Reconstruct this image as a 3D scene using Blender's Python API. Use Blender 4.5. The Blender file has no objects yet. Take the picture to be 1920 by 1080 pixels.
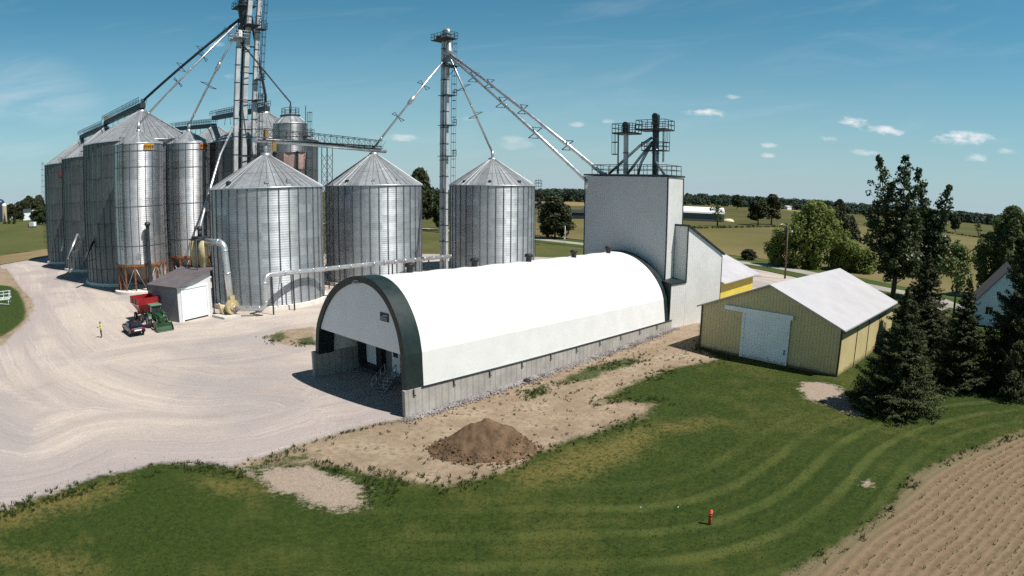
import bpy, math, random
import numpy as np
from mathutils import Vector, Matrix
R_ = random.Random(7)
sc = bpy.context.scene
COL = sc.collection
rad = math.radians
# ---------------------------------------------------------------- camera (wide action-camera lens, 15.5 m above the yard)
CAM_H = 15.5
PITCH, ROLL = 0.159683, 0.009558
cd = bpy.data.cameras.new('camera'); cam = bpy.data.objects.new('camera', cd); COL.objects.link(cam)
fw = Vector((0, math.cos(PITCH), -math.sin(PITCH))); rt = Vector((1, 0, 0)); up = rt.cross(fw)
rt2 = math.cos(ROLL)*rt + math.sin(ROLL)*up; up2 = -math.sin(ROLL)*rt + math.cos(ROLL)*up
cam.matrix_world = Matrix(((rt2.x, up2.x, -fw.x, 0), (rt2.y, up2.y, -fw.y, 0), (rt2.z, up2.z, -fw.z, CAM_H), (0, 0, 0, 1)))
cd.type = 'PANO'; cd.panorama_type = 'FISHEYE_LENS_POLYNOMIAL'; cd.sensor_fit = 'HORIZONTAL'; cd.sensor_width = 36.0
cd.fisheye_fov = rad(150)
cd.fisheye_polynomial_k0 = 0; cd.fisheye_polynomial_k1 = -(1920/36)/1155.67
cd.fisheye_polynomial_k2 = 0; cd.fisheye_polynomial_k3 = 0; cd.fisheye_polynomial_k4 = 0
cd.clip_start = 0.1; cd.clip_end = 20000
sc.camera = cam
# ---------------------------------------------------------------- the yard's own axes: s runs along the hoop building, t to its left
N0 = Vector((-7.364, 40.046)); E1 = Vector((0.67081, 0.74163)); E2 = Vector((-0.74163, 0.67081))
SITE = math.atan2(E1.y, E1.x)
def S(s, t, z=0.0):
    p = N0 + s*E1 + t*E2
    return Vector((p.x, p.y, z))
# ---------------------------------------------------------------- scene graph helpers
def tag(o, label=None, cat=None, group=None, kind=None):
    if label: o['label'] = label
    if cat: o['category'] = cat
    if group: o['group'] = group
    if kind: o['kind'] = kind
    return o
def thing(name, label, cat, loc=(0, 0, 0), rz=0.0, group=None):
    o = bpy.data.objects.new(name, None); COL.objects.link(o); o.empty_display_size = 0.5
    o.location = Vector(loc) if len(loc) == 3 else Vector((loc[0], loc[1], 0)); o.rotation_euler = (0, 0, rz)
    return tag(o, label, cat, group)
def copy_tree(o, parent=None):
    c = o.copy(); COL.objects.link(c)
    if parent is not None: c.parent = parent
    for ch in list(o.children): copy_tree(ch, c)
    return c
class MB:
    """collects shapes; build() links them as ONE mesh object"""
    def __init__(s): s.v = []; s.f = []; s.m = []; s.sm = []
    def add(s, vs, fs, mi=0, smooth=False):
        b = len(s.v); s.v.extend([tuple(x) for x in vs])
        for f in fs: s.f.append(tuple(i+b for i in f)); s.m.append(mi); s.sm.append(smooth)
        return s
    def box(s, c, d, rz=0.0, mi=0, M=None, taper=1.0):
        x, y, z = d[0]/2, d[1]/2, d[2]/2
        vs = [Vector((sx*x*(taper if sz > 0 else 1), sy*y*(taper if sz > 0 else 1), sz*z)) for sz in (-1, 1) for sx, sy in ((-1, -1), (1, -1), (1, 1), (-1, 1))]
        if M is None: M = Matrix.Rotation(rz, 3, 'Z')
        vs = [M @ v + Vector(c) for v in vs]
        return s.add(vs, [(3, 2, 1, 0), (4, 5, 6, 7), (0, 1, 5, 4), (1, 2, 6, 5), (2, 3, 7, 6), (3, 0, 4, 7)], mi)
    def tube(s, p0, p1, r, n=8, mi=0, r1=None, caps=True, smooth=True):
        return s.path([p0, p1], r, n, mi, r1, caps, smooth)
    def path(s, pts, r, n=8, mi=0, r1=None, caps=True, smooth=True):
        pts = [Vector(p) for p in pts]; k = len(pts); vs = []
        prev = None
        for i, p in enumerate(pts):
            d = (pts[min(i+1, k-1)] - pts[max(i-1, 0)]).normalized()
            if prev is None:
                a = d.cross(Vector((0, 0, 1)) if abs(d.z) < 0.95 else Vector((1, 0, 0))).normalized()
            else:
                a = (prev - d*prev.dot(d)).normalized()
            prev = a; b = d.cross(a)
            rr = r if r1 is None else r + (r1-r)*i/max(1, k-1)
            if isinstance(r, (list, tuple)): rr = r[i]
            for j in range(n):
                t = 2*math.pi*j/n; vs.append(p + rr*(math.cos(t)*a + math.sin(t)*b))
        fs = [(i*n+j, i*n+(j+1) % n, (i+1)*n+(j+1) % n, (i+1)*n+j) for i in range(k-1) for j in range(n)]
        s.add(vs, fs, mi, smooth)
        if caps:
            b = len(s.v) - len(vs)
            s.f.append(tuple(b+j for j in range(n))[::-1]); s.m.append(mi); s.sm.append(False)
            s.f.append(tuple(b+(k-1)*n+j for j in range(n))); s.m.append(mi); s.sm.append(False)
        return s
    def lathe(s, prof, n=48, c=(0, 0, 0), mi=0, smooth=True, a0=0.0, a1=2*math.pi):
        full = abs(a1-a0-2*math.pi) < 1e-6; cols = n if full else n+1
        vs = [(c[0]+r*math.cos(a0+(a1-a0)*j/n), c[1]+r*math.sin(a0+(a1-a0)*j/n), c[2]+z) for r, z in prof for j in range(cols)]
        fs = []
        for i in range(len(prof)-1):
            for j in range(n):
                k = (j+1) % cols
                fs.append((i*cols+j, i*cols+k, (i+1)*cols+k, (i+1)*cols+j))
        return s.add(vs, fs, mi, smooth)
    def prism(s, poly, h0, h1, axis='z', mi=0, smooth=False):
        """poly of 2-D points extruded from h0 to h1 along axis"""
        def P(a, b, h): return (a, b, h) if axis == 'z' else ((h, a, b) if axis == 'x' else (a, h, b))
        n = len(poly); vs = [P(a, b, h0) for a, b in poly] + [P(a, b, h1) for a, b in poly]
        fs = [tuple(range(n))[::-1], tuple(range(n, 2*n))] + [(i, (i+1) % n, n+(i+1) % n, n+i) for i in range(n)]
        return s.add(vs, fs, mi, smooth)
    def quad(s, a, b, c, d, mi=0): return s.add([a, b, c, d], [(0, 1, 2, 3)], mi)
    def ball(s, c, r, n=12, m=8, sq=(1, 1, 1), mi=0, z0=-1.0):
        prof = []
        for i in range(m+1):
            a = math.asin(max(-1, z0)) + (math.pi/2-math.asin(max(-1, z0)))*i/m
            prof.append((max(r*math.cos(a), 1e-4), r*math.sin(a)))
        vs = [(c[0]+sq[0]*q*math.cos(2*math.pi*j/n), c[1]+sq[1]*q*math.sin(2*math.pi*j/n), c[2]+sq[2]*z) for q, z in prof for j in range(n)]
        fs = [(i*n+j, i*n+(j+1) % n, (i+1)*n+(j+1) % n, (i+1)*n+j) for i in range(m) for j in range(n)]
        return s.add(vs, fs, mi, True)
    def mesh(s, name, mats):
        me = bpy.data.meshes.new(name); me.from_pydata(s.v, [], s.f)
        if not isinstance(mats, (list, tuple)): mats = [mats]
        for m in mats: me.materials.append(m)
        me.polygons.foreach_set('material_index', s.m); me.polygons.foreach_set('use_smooth', s.sm); me.update()
        return me
    def build(s, name, mats, parent=None, label=None, bevel=0.0):
        o = bpy.data.objects.new(name, s.mesh(name, mats)); COL.objects.link(o)
        if parent is not None: o.parent = parent
        if label: o['label'] = label
        if bevel:
            bv = o.modifiers.new('bevel', 'BEVEL'); bv.width = bevel; bv.segments = 2; bv.limit_method = 'ANGLE'
        return o
# ---------------------------------------------------------------- materials
def newmat(name):
    m = bpy.data.materials.new(name); m.use_nodes = True
    nt = m.node_tree; nt.nodes.clear()
    out = nt.nodes.new('ShaderNodeOutputMaterial'); b = nt.nodes.new('ShaderNodeBsdfPrincipled')
    nt.links.new(b.outputs[0], out.inputs[0])
    return m, nt, b, out
class NT:
    """terse node wiring"""
    def __init__(s, nt): s.t = nt; s.tc = None
    def n(s, typ, ins=None, **kw):
        nd = s.t.nodes.new('ShaderNode'+typ)
        for k, v in kw.items(): setattr(nd, k, v)
        for k, v in (ins or {}).items():
            sk = nd.inputs[k]
            if isinstance(v, bpy.types.NodeSocket): s.t.links.new(v, sk)
            else: sk.default_value = v
        return nd
    def co(s, kind='Object'):
        if s.tc is None: s.tc = s.t.nodes.new('ShaderNodeTexCoord')
        return s.tc.outputs[kind]
    def math(s, op, a, b=0.0, c=0.0, clamp=False):
        return s.n('Math', {0: a, 1: b, 2: c}, operation=op, use_clamp=clamp).outputs[0]
    def noise(s, vec, scale, detail=4.0, rough=0.55, dist=0.0):
        return s.n('TexNoise', {'Vector': vec, 'Scale': scale, 'Detail': detail, 'Roughness': rough, 'Distortion': dist}).outputs['Fac']
    def ramp(s, fac, lo, hi, a=0.0, b=1.0, smooth=True):
        return s.n('MapRange', {'Value': fac, 'From Min': lo, 'From Max': hi, 'To Min': a, 'To Max': b}, interpolation_type='SMOOTHSTEP' if smooth else 'LINEAR').outputs[0]
    def mix(s, fac, a, b, mode='MIX'):
        nd = s.t.nodes.new('ShaderNodeMix'); nd.data_type = 'RGBA'; nd.blend_type = mode
        for i, v in ((0, fac), (6, a), (7, b)):
            sk = nd.inputs[i]
            if isinstance(v, bpy.types.NodeSocket): s.t.links.new(v, sk)
            else: sk.default_value = v if i == 0 else (tuple(v)+(1,) if len(v) == 3 else v)
        return nd.outputs[2]
    def scale(s, vec, x, y, z): return s.n('VectorMath', {0: vec, 1: (x, y, z)}, operation='MULTIPLY').outputs[0]
    def bump(s, h, strength, dist=0.05): return s.n('Bump', {'Height': h, 'Strength': strength, 'Distance': dist}).outputs[0]
    def attr(s, name): return s.n('Attribute', attribute_name=name).outputs['Fac']
    def sep(s, v): return s.n('SeparateXYZ', {0: v}).outputs
    def comb(s, x, y, z): return s.n('CombineXYZ', {0: x, 1: y, 2: z}).outputs[0]
MATS = {}
def paint(name, col, rough=0.6, metal=0.0, var=0.12, nscale=2.0, bump=0.0, spec=0.5, ribs=None, trans=0.0, splash=None):
    """plain painted / natural surface with mottling, grime and optional ribbed sheet (axis, pitch, depth)"""
    if name in MATS: return MATS[name]
    m, nt, b, out = newmat(name); k = NT(nt); c = k.co()
    n1 = k.noise(c, nscale, 6, 0.6); n2 = k.noise(c, nscale*7, 3, 0.6)
    f = k.math('ADD', k.math('MULTIPLY', n1, 0.7), k.math('MULTIPLY', n2, 0.3))
    dark = tuple(x*(1-var*1.6) for x in col); light = tuple(min(1, x*(1+var)) for x in col)
    cc = k.mix(k.ramp(f, 0.3, 0.7), dark, light)
    h = n2
    if ribs:
        ax, pitch, depth = ribs
        x, y, z = k.sep(c)
        u = k.math('ADD', x, y) if ax == 'xy' else {'x': x, 'y': y, 'z': z}[ax]
        w = k.math('PINGPONG', u, pitch/2)
        rib = k.ramp(w, pitch*0.06, pitch*0.16)
        cc = k.mix(k.math('MULTIPLY', k.math('SUBTRACT', 1.0, rib), depth), cc, tuple(x*0.45 for x in col))
        h = k.math('ADD', k.math('MULTIPLY', rib, 1.0), k.math('MULTIPLY', n2, 0.15))
        bump = max(bump, 0.25)
    if splash:                                   # mud thrown up from the ground along the foot of a wall
        zz = k.sep(c)[2]; sp = k.ramp(k.math('ADD', zz, k.math('MULTIPLY', k.math('SUBTRACT', n2, 0.5), 0.9)), 0.05, 0.55, 0.75, 0.0)
        cc = k.mix(sp, cc, splash)
    nt.links.new(cc, b.inputs['Base Color'])
    b.inputs['Roughness'].default_value = rough; b.inputs['Metallic'].default_value = metal
    b.inputs['Specular IOR Level'].default_value = spec
    nt.links.new(k.ramp(n1, 0.2, 0.8, max(0.02, rough-0.08), min(1, rough+0.1)), b.inputs['Roughness'])
    if bump: nt.links.new(k.bump(h, bump, 0.03), b.inputs['Normal'])
    if trans:
        t = k.n('BsdfTranslucent', {'Color': cc}); mx = k.n('MixShader', {0: trans, 1: b.outputs[0], 2: t.outputs[0]})
        nt.links.new(mx.outputs[0], out.inputs[0])
    MATS[name] = m; return m
def galv(name, base, sheets, zstep, streak, metal=0.75, rough=0.36, tint=(1, 1, 1), corr=0.5, zoff=0.0):
    """corrugated galvanised cylinder sheeting: sheet-to-sheet tone, run-off streaks under the joints, corrugation"""
    m, nt, b, out = newmat(name); k = NT(nt); c = k.co()
    x, y, z = k.sep(c)
    a = k.math('ARCTAN2', y, x)
    u = k.math('MULTIPLY', a, sheets/(2*math.pi))
    cell = k.comb(k.math('FLOOR', u), k.math('FLOOR', k.math('MULTIPLY', k.math('ADD', z, zoff), 1/zstep)), 0.0)
    wn = k.n('TexWhiteNoise', {'Vector': cell}, noise_dimensions='3D').outputs['Value']
    st = k.noise(k.comb(k.math('MULTIPLY', u, 5.0), k.math('MULTIPLY', z, 0.12), 0.0), 1.0, 5, 0.7)
    fine = k.noise(k.scale(c, 1, 1, 1), 1.3, 6, 0.65)
    v = k.math('ADD', k.math('MULTIPLY', k.math('SUBTRACT', wn, 0.5), 0.28), k.math('MULTIPLY', k.math('SUBTRACT', fine, 0.5), 0.5))
    zf = k.math('FRACT', k.math('MULTIPLY', k.math('ADD', z, zoff), 1/zstep))
    drip = k.math('MULTIPLY', k.ramp(zf, 0.55, 1.0), k.ramp(st, 0.45, 0.7))
    joint = k.ramp(k.math('PINGPONG', k.math('MULTIPLY', k.math('ADD', z, zoff), 1/zstep), 0.5), 0.0, 0.05, 1.0, 0.0)
    v = k.math('SUBTRACT', v, k.math('MULTIPLY', k.math('ADD', drip, k.math('MULTIPLY', joint, 0.6)), streak))
    f = k.math('ADD', v, 0.5, clamp=True)
    lo = tuple(base*0.45*q for q in tint); hi = tuple(min(1, base*1.45*q) for q in tint)
    nt.links.new(k.mix(f, lo, hi), b.inputs['Base Color'])
    b.inputs['Metallic'].default_value = metal
    nt.links.new(k.math('ADD', k.math('MULTIPLY', fine, 0.2), rough-0.1), b.inputs['Roughness'])
    b.inputs['Anisotropic'].default_value = 0.72; b.inputs['Anisotropic Rotation'].default_value = 0.25
    tg = k.n('Tangent', direction_type='RADIAL', axis='Z'); nt.links.new(tg.outputs[0], b.inputs['Tangent'])
    w = k.math('SINE', k.math('MULTIPLY', z, 2*math.pi/0.32))
    nt.links.new(k.bump(k.math('ADD', k.math('MULTIPLY', w, corr), k.math('MULTIPLY', fine, 0.5)), 0.35, 0.03), b.inputs['Normal'])
    MATS[name] = m; return m
# ---------------------------------------------------------------- daylight
SUN_EL, SUN_AZ = 57.4, 114.7                      # degrees; azimuth clockwise from +Y
w = bpy.data.worlds.new('World'); sc.world = w; w.use_nodes = True
wt = w.node_tree; wt.nodes.clear(); K = NT(wt)
wo = wt.nodes.new('ShaderNodeOutputWorld'); bg = wt.nodes.new('ShaderNodeBackground'); wt.links.new(bg.outputs[0], wo.inputs[0])
sky = K.n('TexSky', sky_type='NISHITA', sun_disc=False, sun_elevation=rad(SUN_EL), sun_rotation=rad(SUN_AZ), altitude=200, air_density=1.0, dust_density=0.6, ozone_density=2.0)
SKY_STRENGTH = 0.05
dx, dy, dz = K.sep(K.co('Generated'))
azd = K.math('MULTIPLY', K.math('ARCTAN2', dx, dy), 180/math.pi)
eld = K.math('MULTIPLY', K.math('ARCSINE', dz), 180/math.pi)
cn = K.noise(K.comb(K.math('MULTIPLY', azd, 0.55), K.math('MULTIPLY', eld, 1.3), 0.3), 1.0, 5, 0.62)
cn = K.math('MULTIPLY', K.math('SUBTRACT', cn, 0.5), 3.2)
acc = None
# small fair-weather clouds: azimuth, elevation, half width, half height (degrees), density
CLOUDS = [(17.84, 7.46, 2.5, .45, .9), (31.4, 7.2, 1.8, .6, .95), (34.3, 6.55, 2.3, .5, .92), (41.5, 6.3, 3.2, .85, 1.0), (29.08, 5.57, 1.2, .35, .7), (23.52, 4.75, .9, .3, .6),
          (23.53, 3.84, .9, .3, .55), (32.4, 4.46, 1.9, .35, .5), (42.65, 4.66, 1.3, .4, .6), (45.71, 5.36, 1.2, .4, .5), (20.32, 9.04, .9, .25, .5), (8.72, 6.5, .9, .25, .4),
          (.12, 4.54, 1.6, .6, .32), (-10.38, 4.76, 1.9, .4, .5), (.02, 4.19, 2.4, .6, .25), (-26.29, 10.55, .9, .35, .4), (-27.78, 13.43, 1.0, .35, .4), (5.87, 6.15, .9, .3, .4), (-4.09, 6.54, 1.2, .3, .3), (46.2, 18.6, 1.4, .4, .25)]
for a0, e0, ww, hh, den in CLOUDS:
    u = K.math('MULTIPLY', K.math('SUBTRACT', azd, a0), 1/ww); v = K.math('MULTIPLY', K.math('SUBTRACT', eld, e0), 1/hh)
    q = K.math('SUBTRACT', 1.0, K.math('ADD', K.math('MULTIPLY', u, u), K.math('MULTIPLY', v, v)))
    mk = K.ramp(K.math('ADD', q, cn), 0.1, 1.5, 0.0, den)
    mk = K.math('MULTIPLY', mk, K.ramp(q, -1.2, 0.1))
    acc = mk if acc is None else K.math('MAXIMUM', acc, mk)
wn_ = K.noise(K.comb(K.math('MULTIPLY', azd, 0.05), K.math('MULTIPLY', K.math('ADD', eld, K.math('MULTIPLY', azd, -0.12)), 0.3), 1.7), 1.0, 6, 0.6, 1.2)
wisp = K.math('MULTIPLY', K.ramp(wn_, 0.48, 0.85), 0.10)
lu = K.math('MULTIPLY', K.math('SUBTRACT', azd, -46.0), 1/9.0); lv = K.math('MULTIPLY', K.math('SUBTRACT', eld, 8.5), 1/5.0)
left = K.ramp(K.math('SUBTRACT', 1.0, K.math('ADD', K.math('MULTIPLY', lu, lu), K.math('MULTIPLY', lv, lv))), 0.0, 0.9, 0.0, 0.22)
acc = K.math('MAXIMUM', acc, K.math('ADD', wisp, K.math('MULTIPLY', left, K.ramp(wn_, 0.25, 0.65))))
skc = K.mix(1.0, sky.outputs[0], (0.74, 1.50, 1.46), 'MULTIPLY')
skc = K.mix(K.math('POWER', K.ramp(eld, 0.0, 17.0, 0.95, 0.0, False), 1.6), skc, (6.7, 8.4, 9.5))          # pale humid air towards the horizon
skc = K.mix(K.ramp(eld, 21.0, 48.0, 0.0, 0.9), skc, (0.22, 0.52, 1.05))                # deeper blue overhead
skc = K.mix(acc, skc, (13.5, 13.7, 14.0))
wt.links.new(skc, bg.inputs['Color']); bg.inputs['Strength'].default_value = SKY_STRENGTH
sd = bpy.data.lights.new('sun', 'SUN'); sun = bpy.data.objects.new('sun', sd); COL.objects.link(sun)
sd.energy = 4.8; sd.angle = rad(0.53); sd.color = (1.0, 0.955, 0.89)
sv = Vector((math.sin(rad(SUN_AZ))*math.cos(rad(SUN_EL)), math.cos(rad(SUN_AZ))*math.cos(rad(SUN_EL)), math.sin(rad(SUN_EL))))
sun.rotation_euler = sv.to_track_quat('Z', 'Y').to_euler(); sun.location = (40, -20, 80)
sc.cycles.use_denoising = False
sc.view_settings.view_transform = 'Standard'; sc.view_settings.look = 'None'; sc.view_settings.exposure = 0.40; sc.view_settings.gamma = 1.0
# ---------------------------------------------------------------- ground
def sdist(P, poly):
    """signed distance (inside > 0) of points P (n,2) to a polygon"""
    poly = np.array([(p[0], p[1]) for p in poly], float); n = len(poly)
    best = np.full(len(P), 1e9); inside = np.zeros(len(P), bool)
    for i in range(n):
        a, b = poly[i], poly[(i+1) % n]; ab = b-a
        t = np.clip(((P-a)@ab)/max(ab@ab, 1e-9), 0, 1)
        best = np.minimum(best, np.hypot(*(P-a-t[:, None]*ab).T))
        c = ((a[1] > P[:, 1]) != (b[1] > P[:, 1])) & (P[:, 0] < (b[0]-a[0])*(P[:, 1]-a[1])/((b[1]-a[1]) if b[1] != a[1] else 1e-9)+a[0])
        inside ^= c
    return np.where(inside, best, -best)
def linedist(P, line):
    """distance to a polyline (signed by side) and arc length of the nearest point"""
    line = np.array([(p[0], p[1]) for p in line], float); best = np.full(len(P), 1e9); sg = np.zeros(len(P)); al = np.zeros(len(P)); L = 0.0
    for a, b in zip(line[:-1], line[1:]):
        ab = b-a; l = np.hypot(*ab); t = np.clip(((P-a)@ab)/(l*l), 0, 1)
        d = P-a-t[:, None]*ab; r = np.hypot(*d.T); cr = np.sign(ab[0]*(P-a)[:, 1]-ab[1]*(P-a)[:, 0])
        k = r < best; best[k] = r[k]; sg[k] = cr[k]; al[k] = L + t[k]*l; L += l
    return best*sg, al
def smooth_line(pts, n=8):
    p = [Vector((q[0], q[1])) for q in pts]; out = []
    for i in range(len(p)-1):
        p0, p1, p2, p3 = p[max(i-1, 0)], p[i], p[i+1], p[min(i+2, len(p)-1)]
        for j in range(n):
            t = j/n; out.append(0.5*((2*p1)+(p2-p0)*t+(2*p0-5*p1+4*p2-p3)*t*t+(3*p1-p0-3*p2+p3)*t**3))
    return out+[p[-1]]
GRAVEL = [(-26.97, 20.98), (-26.03, 22.89), (-24.82, 24.57), (-23.85, 26.62), (-21.97, 28.06), (-20.85, 29.49), (-18.20, 30.26), (-15.94, 30.09), (-14.10, 32.50), (-12.15, 35.21), (-9.20, 37.93), (-7.15, 39.24),
          S(0, -1.0), S(12, -1.3), S(38, -1.2), S(46, -2.4), S(58, -6), S(88, -16), S(110, -20), S(112, 20), S(95, 40), S(75, 75), S(45, 110), S(25, 172), S(-10, 190), S(-28, 186), (-138.70, 140.39), (-140.53, 127.37),
          (-133.05, 120.48), (-130.65, 120.38), (-111.34, 104.48), (-94.35, 90.57), (-79.98, 79.18), (-74.40, 73.60), (-66.35, 63.93), (-62.62, 57.91), (-58.40, 51.36), (-120, 40)]
DIRT = [(-16.01, 29.93), (-14.21, 32.80), (-12.20, 35.38), (-9.29, 38.31), (-7.26, 39.43), S(0, -.2), S(38, 0), S(44, -1.2), (20.10, 61.73), (19.19, 58.19), (19.76, 54.74), (17.97, 53.53), (13.85, 51.64), (9.61, 47.20), (7.04, 44.62), (6.31, 42.24), (8.90, 43.33), (11.07, 42.86),
        (8.99, 39.63), (6.09, 37.79), (2.75, 35.46), (1.53, 34.00), (0.10, 32.05), (-1.66, 30.63), (-3.64, 29.87), (-5.76, 30.34), (-7.64, 30.67), (-9.67, 31.32), (-10.96, 31.27), (-12.97, 31.30), (-15.10, 30.58)]
DIRT2 = [(-133.05, 120.48), (-130.18, 120.36), (-110.96, 104.48), (-94.04, 90.59), (-79.60, 79.21), (-73.18, 72.87), (-65.65, 63.69), (-61.57, 57.19), (-57.96, 50.94), (-97, 70), (-130, 100)]
GRASS2 = [(-104.39, 94.07), (-98.96, 92.28), (-91.38, 87.03), (-79.93, 77.18), (-72.98, 70.73), (-67.79, 65.15), (-64.54, 60.11), (-61.98, 54.71), (-93, 73), (-105, 86)]
WEED = [[(3.83, 48.71), (6.67, 52.14), (9.98, 54.72), (12.02, 56.00), (11.98, 54.50), (8.93, 51.30), (5.78, 48.28), (4.16, 47.29)], [(1.11, 45.51), (2.43, 47.27), (2.86, 45.54), (1.49, 44.02)],
        [(-26.30, 61.30), (-25.60, 63.94), (-23.89, 61.11), (-24.75, 59.34)], [(-22.54, 60.79), (-21.36, 62.38), (-20.06, 58.78), (-21.32, 58.19)], [(-11.85, 31.49), (-10.39, 31.58), (-8.90, 30.78), (-7.35, 30.03), (-6.46, 28.85), (-6.68, 27.74), (-7.36, 28.01), (-8.79, 29.71), (-10.77, 30.65)], [(-14.48, 31.47), (-13.44, 32.62), (-11.84, 33.05), (-11.86, 32.02), (-13.60, 31.18)]]
PATCH = [[(-15.56, 30.18), (-12.97, 31.30), (-11.29, 31.29), (-9.40, 30.30), (-7.82, 29.06), (-7.36, 28.01), (-7.49, 26.84), (-8.35, 26.27), (-9.52, 26.42), (-10.75, 26.66), (-12.25, 27.52), (-13.47, 28.23), (-15.00, 29.13)],
         [(23.59, 44.95), (24.99, 46.56), (26.56, 46.99), (27.99, 45.54), (27.60, 41.56), (26.68, 38.41), (25.75, 37.88), (24.96, 39.21), (24.25, 41.06), (23.28, 43.04)], [(19.89, 27.88), (20.58, 28.07), (20.96, 27.61), (20.22, 27.22)]]
DRYSPOT = [[(7.71, 36.79), (11.02, 38.48), (14.44, 40.07), (14.08, 38.72), (9.83, 36.65)], [(-0.20, 30.95), (3.30, 34.00), (8.58, 37.58), (9.38, 36.23), (7.05, 33.08), (4.26, 31.06), (1.25, 30.12)], [(-23.01, 16.81), (-22.00, 18.26), (-19.40, 19.00), (-18.21, 18.02), (-19.49, 16.90), (-25, 18)], [(-27.21, 21.22), (-25.07, 23.83), (-22.09, 27.04), (-21.22, 25.17), (-23.70, 21.67), (-25.64, 19.60)], [(-16.94, 27.77), (-14.32, 28.72), (-12.94, 27.69), (-15.16, 26.88)]]
CROP = [(11.72, 19.77), (14.58, 21.29), (17.06, 22.51), (19.34, 23.87), (21.11, 25.14), (22.13, 26.08), (23.95, 27.42), (26.16, 28.16), (30.28, 29.64), (33.65, 30.33), (38.01, 31.33), (80, 36), (80, -30), (0, -30)]
CROPEDGE = smooth_line([(2, 10), (14.58, 21.29), (20.93, 24.86), (32.98, 30.22), (60, 37)], 14)
LAWN = [(-75, 4), (90, -10), (95, 62), (64.67, 57.58), (66.10, 64.45), (63.97, 66.74), (54.66, 71.67), (36, 74), (18, 62), S(20, 4), (-40, 60), (-80, 45)]
MOW = smooth_line([(-60, 23), (-20.19, 17.80), (-11.01, 22.61), (0.11, 24.10), (7.26, 24.14), (11.70, 25.36), (15.85, 27.86), (22.60, 33.46), (29.51, 36.76), (36.36, 38.14), (45.10, 38.50), (70, 46)], 6)
TRACK1 = smooth_line([(-160, 150), (-122.48, 123.10), (-78.62, 80.34), (-57.02, 59.61), (-38.39, 44.94), (-26.20, 40.87), (-19.60, 42.19), (-14.00, 41.26), S(3, 6)], 6)
TRACK2 = smooth_line([(-60, 36), (-32.99, 27.05), (-28.15, 33.77), (-19.43, 35.96), (-12.89, 43.22), S(2, 5)], 6)
TRACK3 = smooth_line([(-42.13, 47.84), (-36.16, 54.38), (-28.72, 59.03), (-23.10, 68.11), S(20, 20), S(45, 26)], 6)
def axis(lo, hi, st): return np.arange(lo, hi+st/2, st)
gx, gy = np.meshgrid(axis(-176, 100, 0.75), axis(9, 186, 0.75))
P2 = np.stack([gx.ravel(), gy.ravel()], 1)
rng = np.random.default_rng(5)
def enc(a): return np.clip(a, -10, 10) + 10
att = {}
att['gv'] = enc(sdist(P2, GRAVEL)); g2 = sdist(P2, GRASS2)
att['dt'] = enc(np.minimum(np.maximum.reduce([sdist(P2, DIRT), sdist(P2, DIRT2), sdist(P2, [(-26.68, 61.75), (-25.45, 65.31), (-22.70, 67.28), (-20.02, 59.01), (-21.46, 57.74), (-24.58, 58.90)])]), -g2))
att['wd'] = enc(np.maximum.reduce([sdist(P2, q) for q in WEED]+[g2]))
att['pt'] = enc(np.maximum.reduce([sdist(P2, q) for q in PATCH])); att['cf'] = enc(sdist(P2, CROP)); att['lw'] = enc(np.maximum(sdist(P2, LAWN), g2))
att['ye'] = enc(np.maximum.reduce([sdist(P2, q) for q in DRYSPOT]))
att['mow'] = linedist(P2, MOW)[0]; att['row'] = linedist(P2, CROPEDGE)[0]
d1, a1 = linedist(P2, TRACK1); d2, a2 = linedist(P2, TRACK2); d3, a3 = linedist(P2, TRACK3)
pick = np.argmin(np.abs(np.stack([d1, d2, d3])), 0)
att['trd'] = np.choose(pick, [d1, d2, d3]); att['trs'] = np.choose(pick, [a1, a2+300, a3+600])
ny, nx = gx.shape
hz = 0.03*np.sin(P2[:, 0]*0.31+1.3*np.sin(P2[:, 1]*0.23)) + 0.03*np.sin(P2[:, 1]*0.37+P2[:, 0]*0.11)
bd = np.minimum.reduce([P2[:, 0]+176, 100-P2[:, 0], P2[:, 1]-9, 186-P2[:, 1]]); hz *= np.clip(bd/6, 0, 1)
me = bpy.data.meshes.new('yard_ground')
idx = np.arange(nx*ny).reshape(ny, nx)
fq = np.stack([idx[:-1, :-1], idx[:-1, 1:], idx[1:, 1:], idx[1:, :-1]], -1).reshape(-1, 4)
me.from_pydata(np.column_stack([P2, hz-0.03]).tolist(), [], fq.tolist())
me.polygons.foreach_set('use_smooth', [True]*len(fq))
for nm, v in att.items(): me.attributes.new(nm, 'FLOAT', 'POINT').data.foreach_set('value', v.astype(np.float32))
yard = bpy.data.objects.new('yard_ground', me); COL.objects.link(yard); tag(yard, kind='structure')
gm, gt, gb, go = newmat('ground cover'); k = NT(gt); c = k.co()
big = k.noise(c, 0.06, 4, 0.55); mid = k.noise(c, 0.33, 6, 0.65); sm = k.noise(c, 2.6, 6, 0.72); sm2 = k.noise(c, 5.2, 5, 0.75); fine = k.noise(c, 11.0, 4, 0.75); tiny = k.noise(c, 38.0, 2, 0.7)
edge = k.math('ADD', k.math('MULTIPLY', k.math('SUBTRACT', mid, 0.5), 3.2), k.math('ADD', k.math('MULTIPLY', k.math('SUBTRACT', sm, 0.5), 2.2), k.math('MULTIPLY', k.math('SUBTRACT', fine, 0.5), 0.9)))
def mask(nm, soft=0.35, amp=0.45, off=0.0):
    return k.ramp(k.math('ADD', k.attr(nm), k.math('MULTIPLY', edge, amp)), 10-soft+off, 10+soft+off)
# rough pasture
past = k.mix(k.ramp(big, 0.35, 0.65), (0.075, 0.085, 0.024), (0.12, 0.105, 0.038)); past = k.mix(k.ramp(mid, 0.35, 0.75), past, (0.06, 0.078, 0.02))
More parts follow.
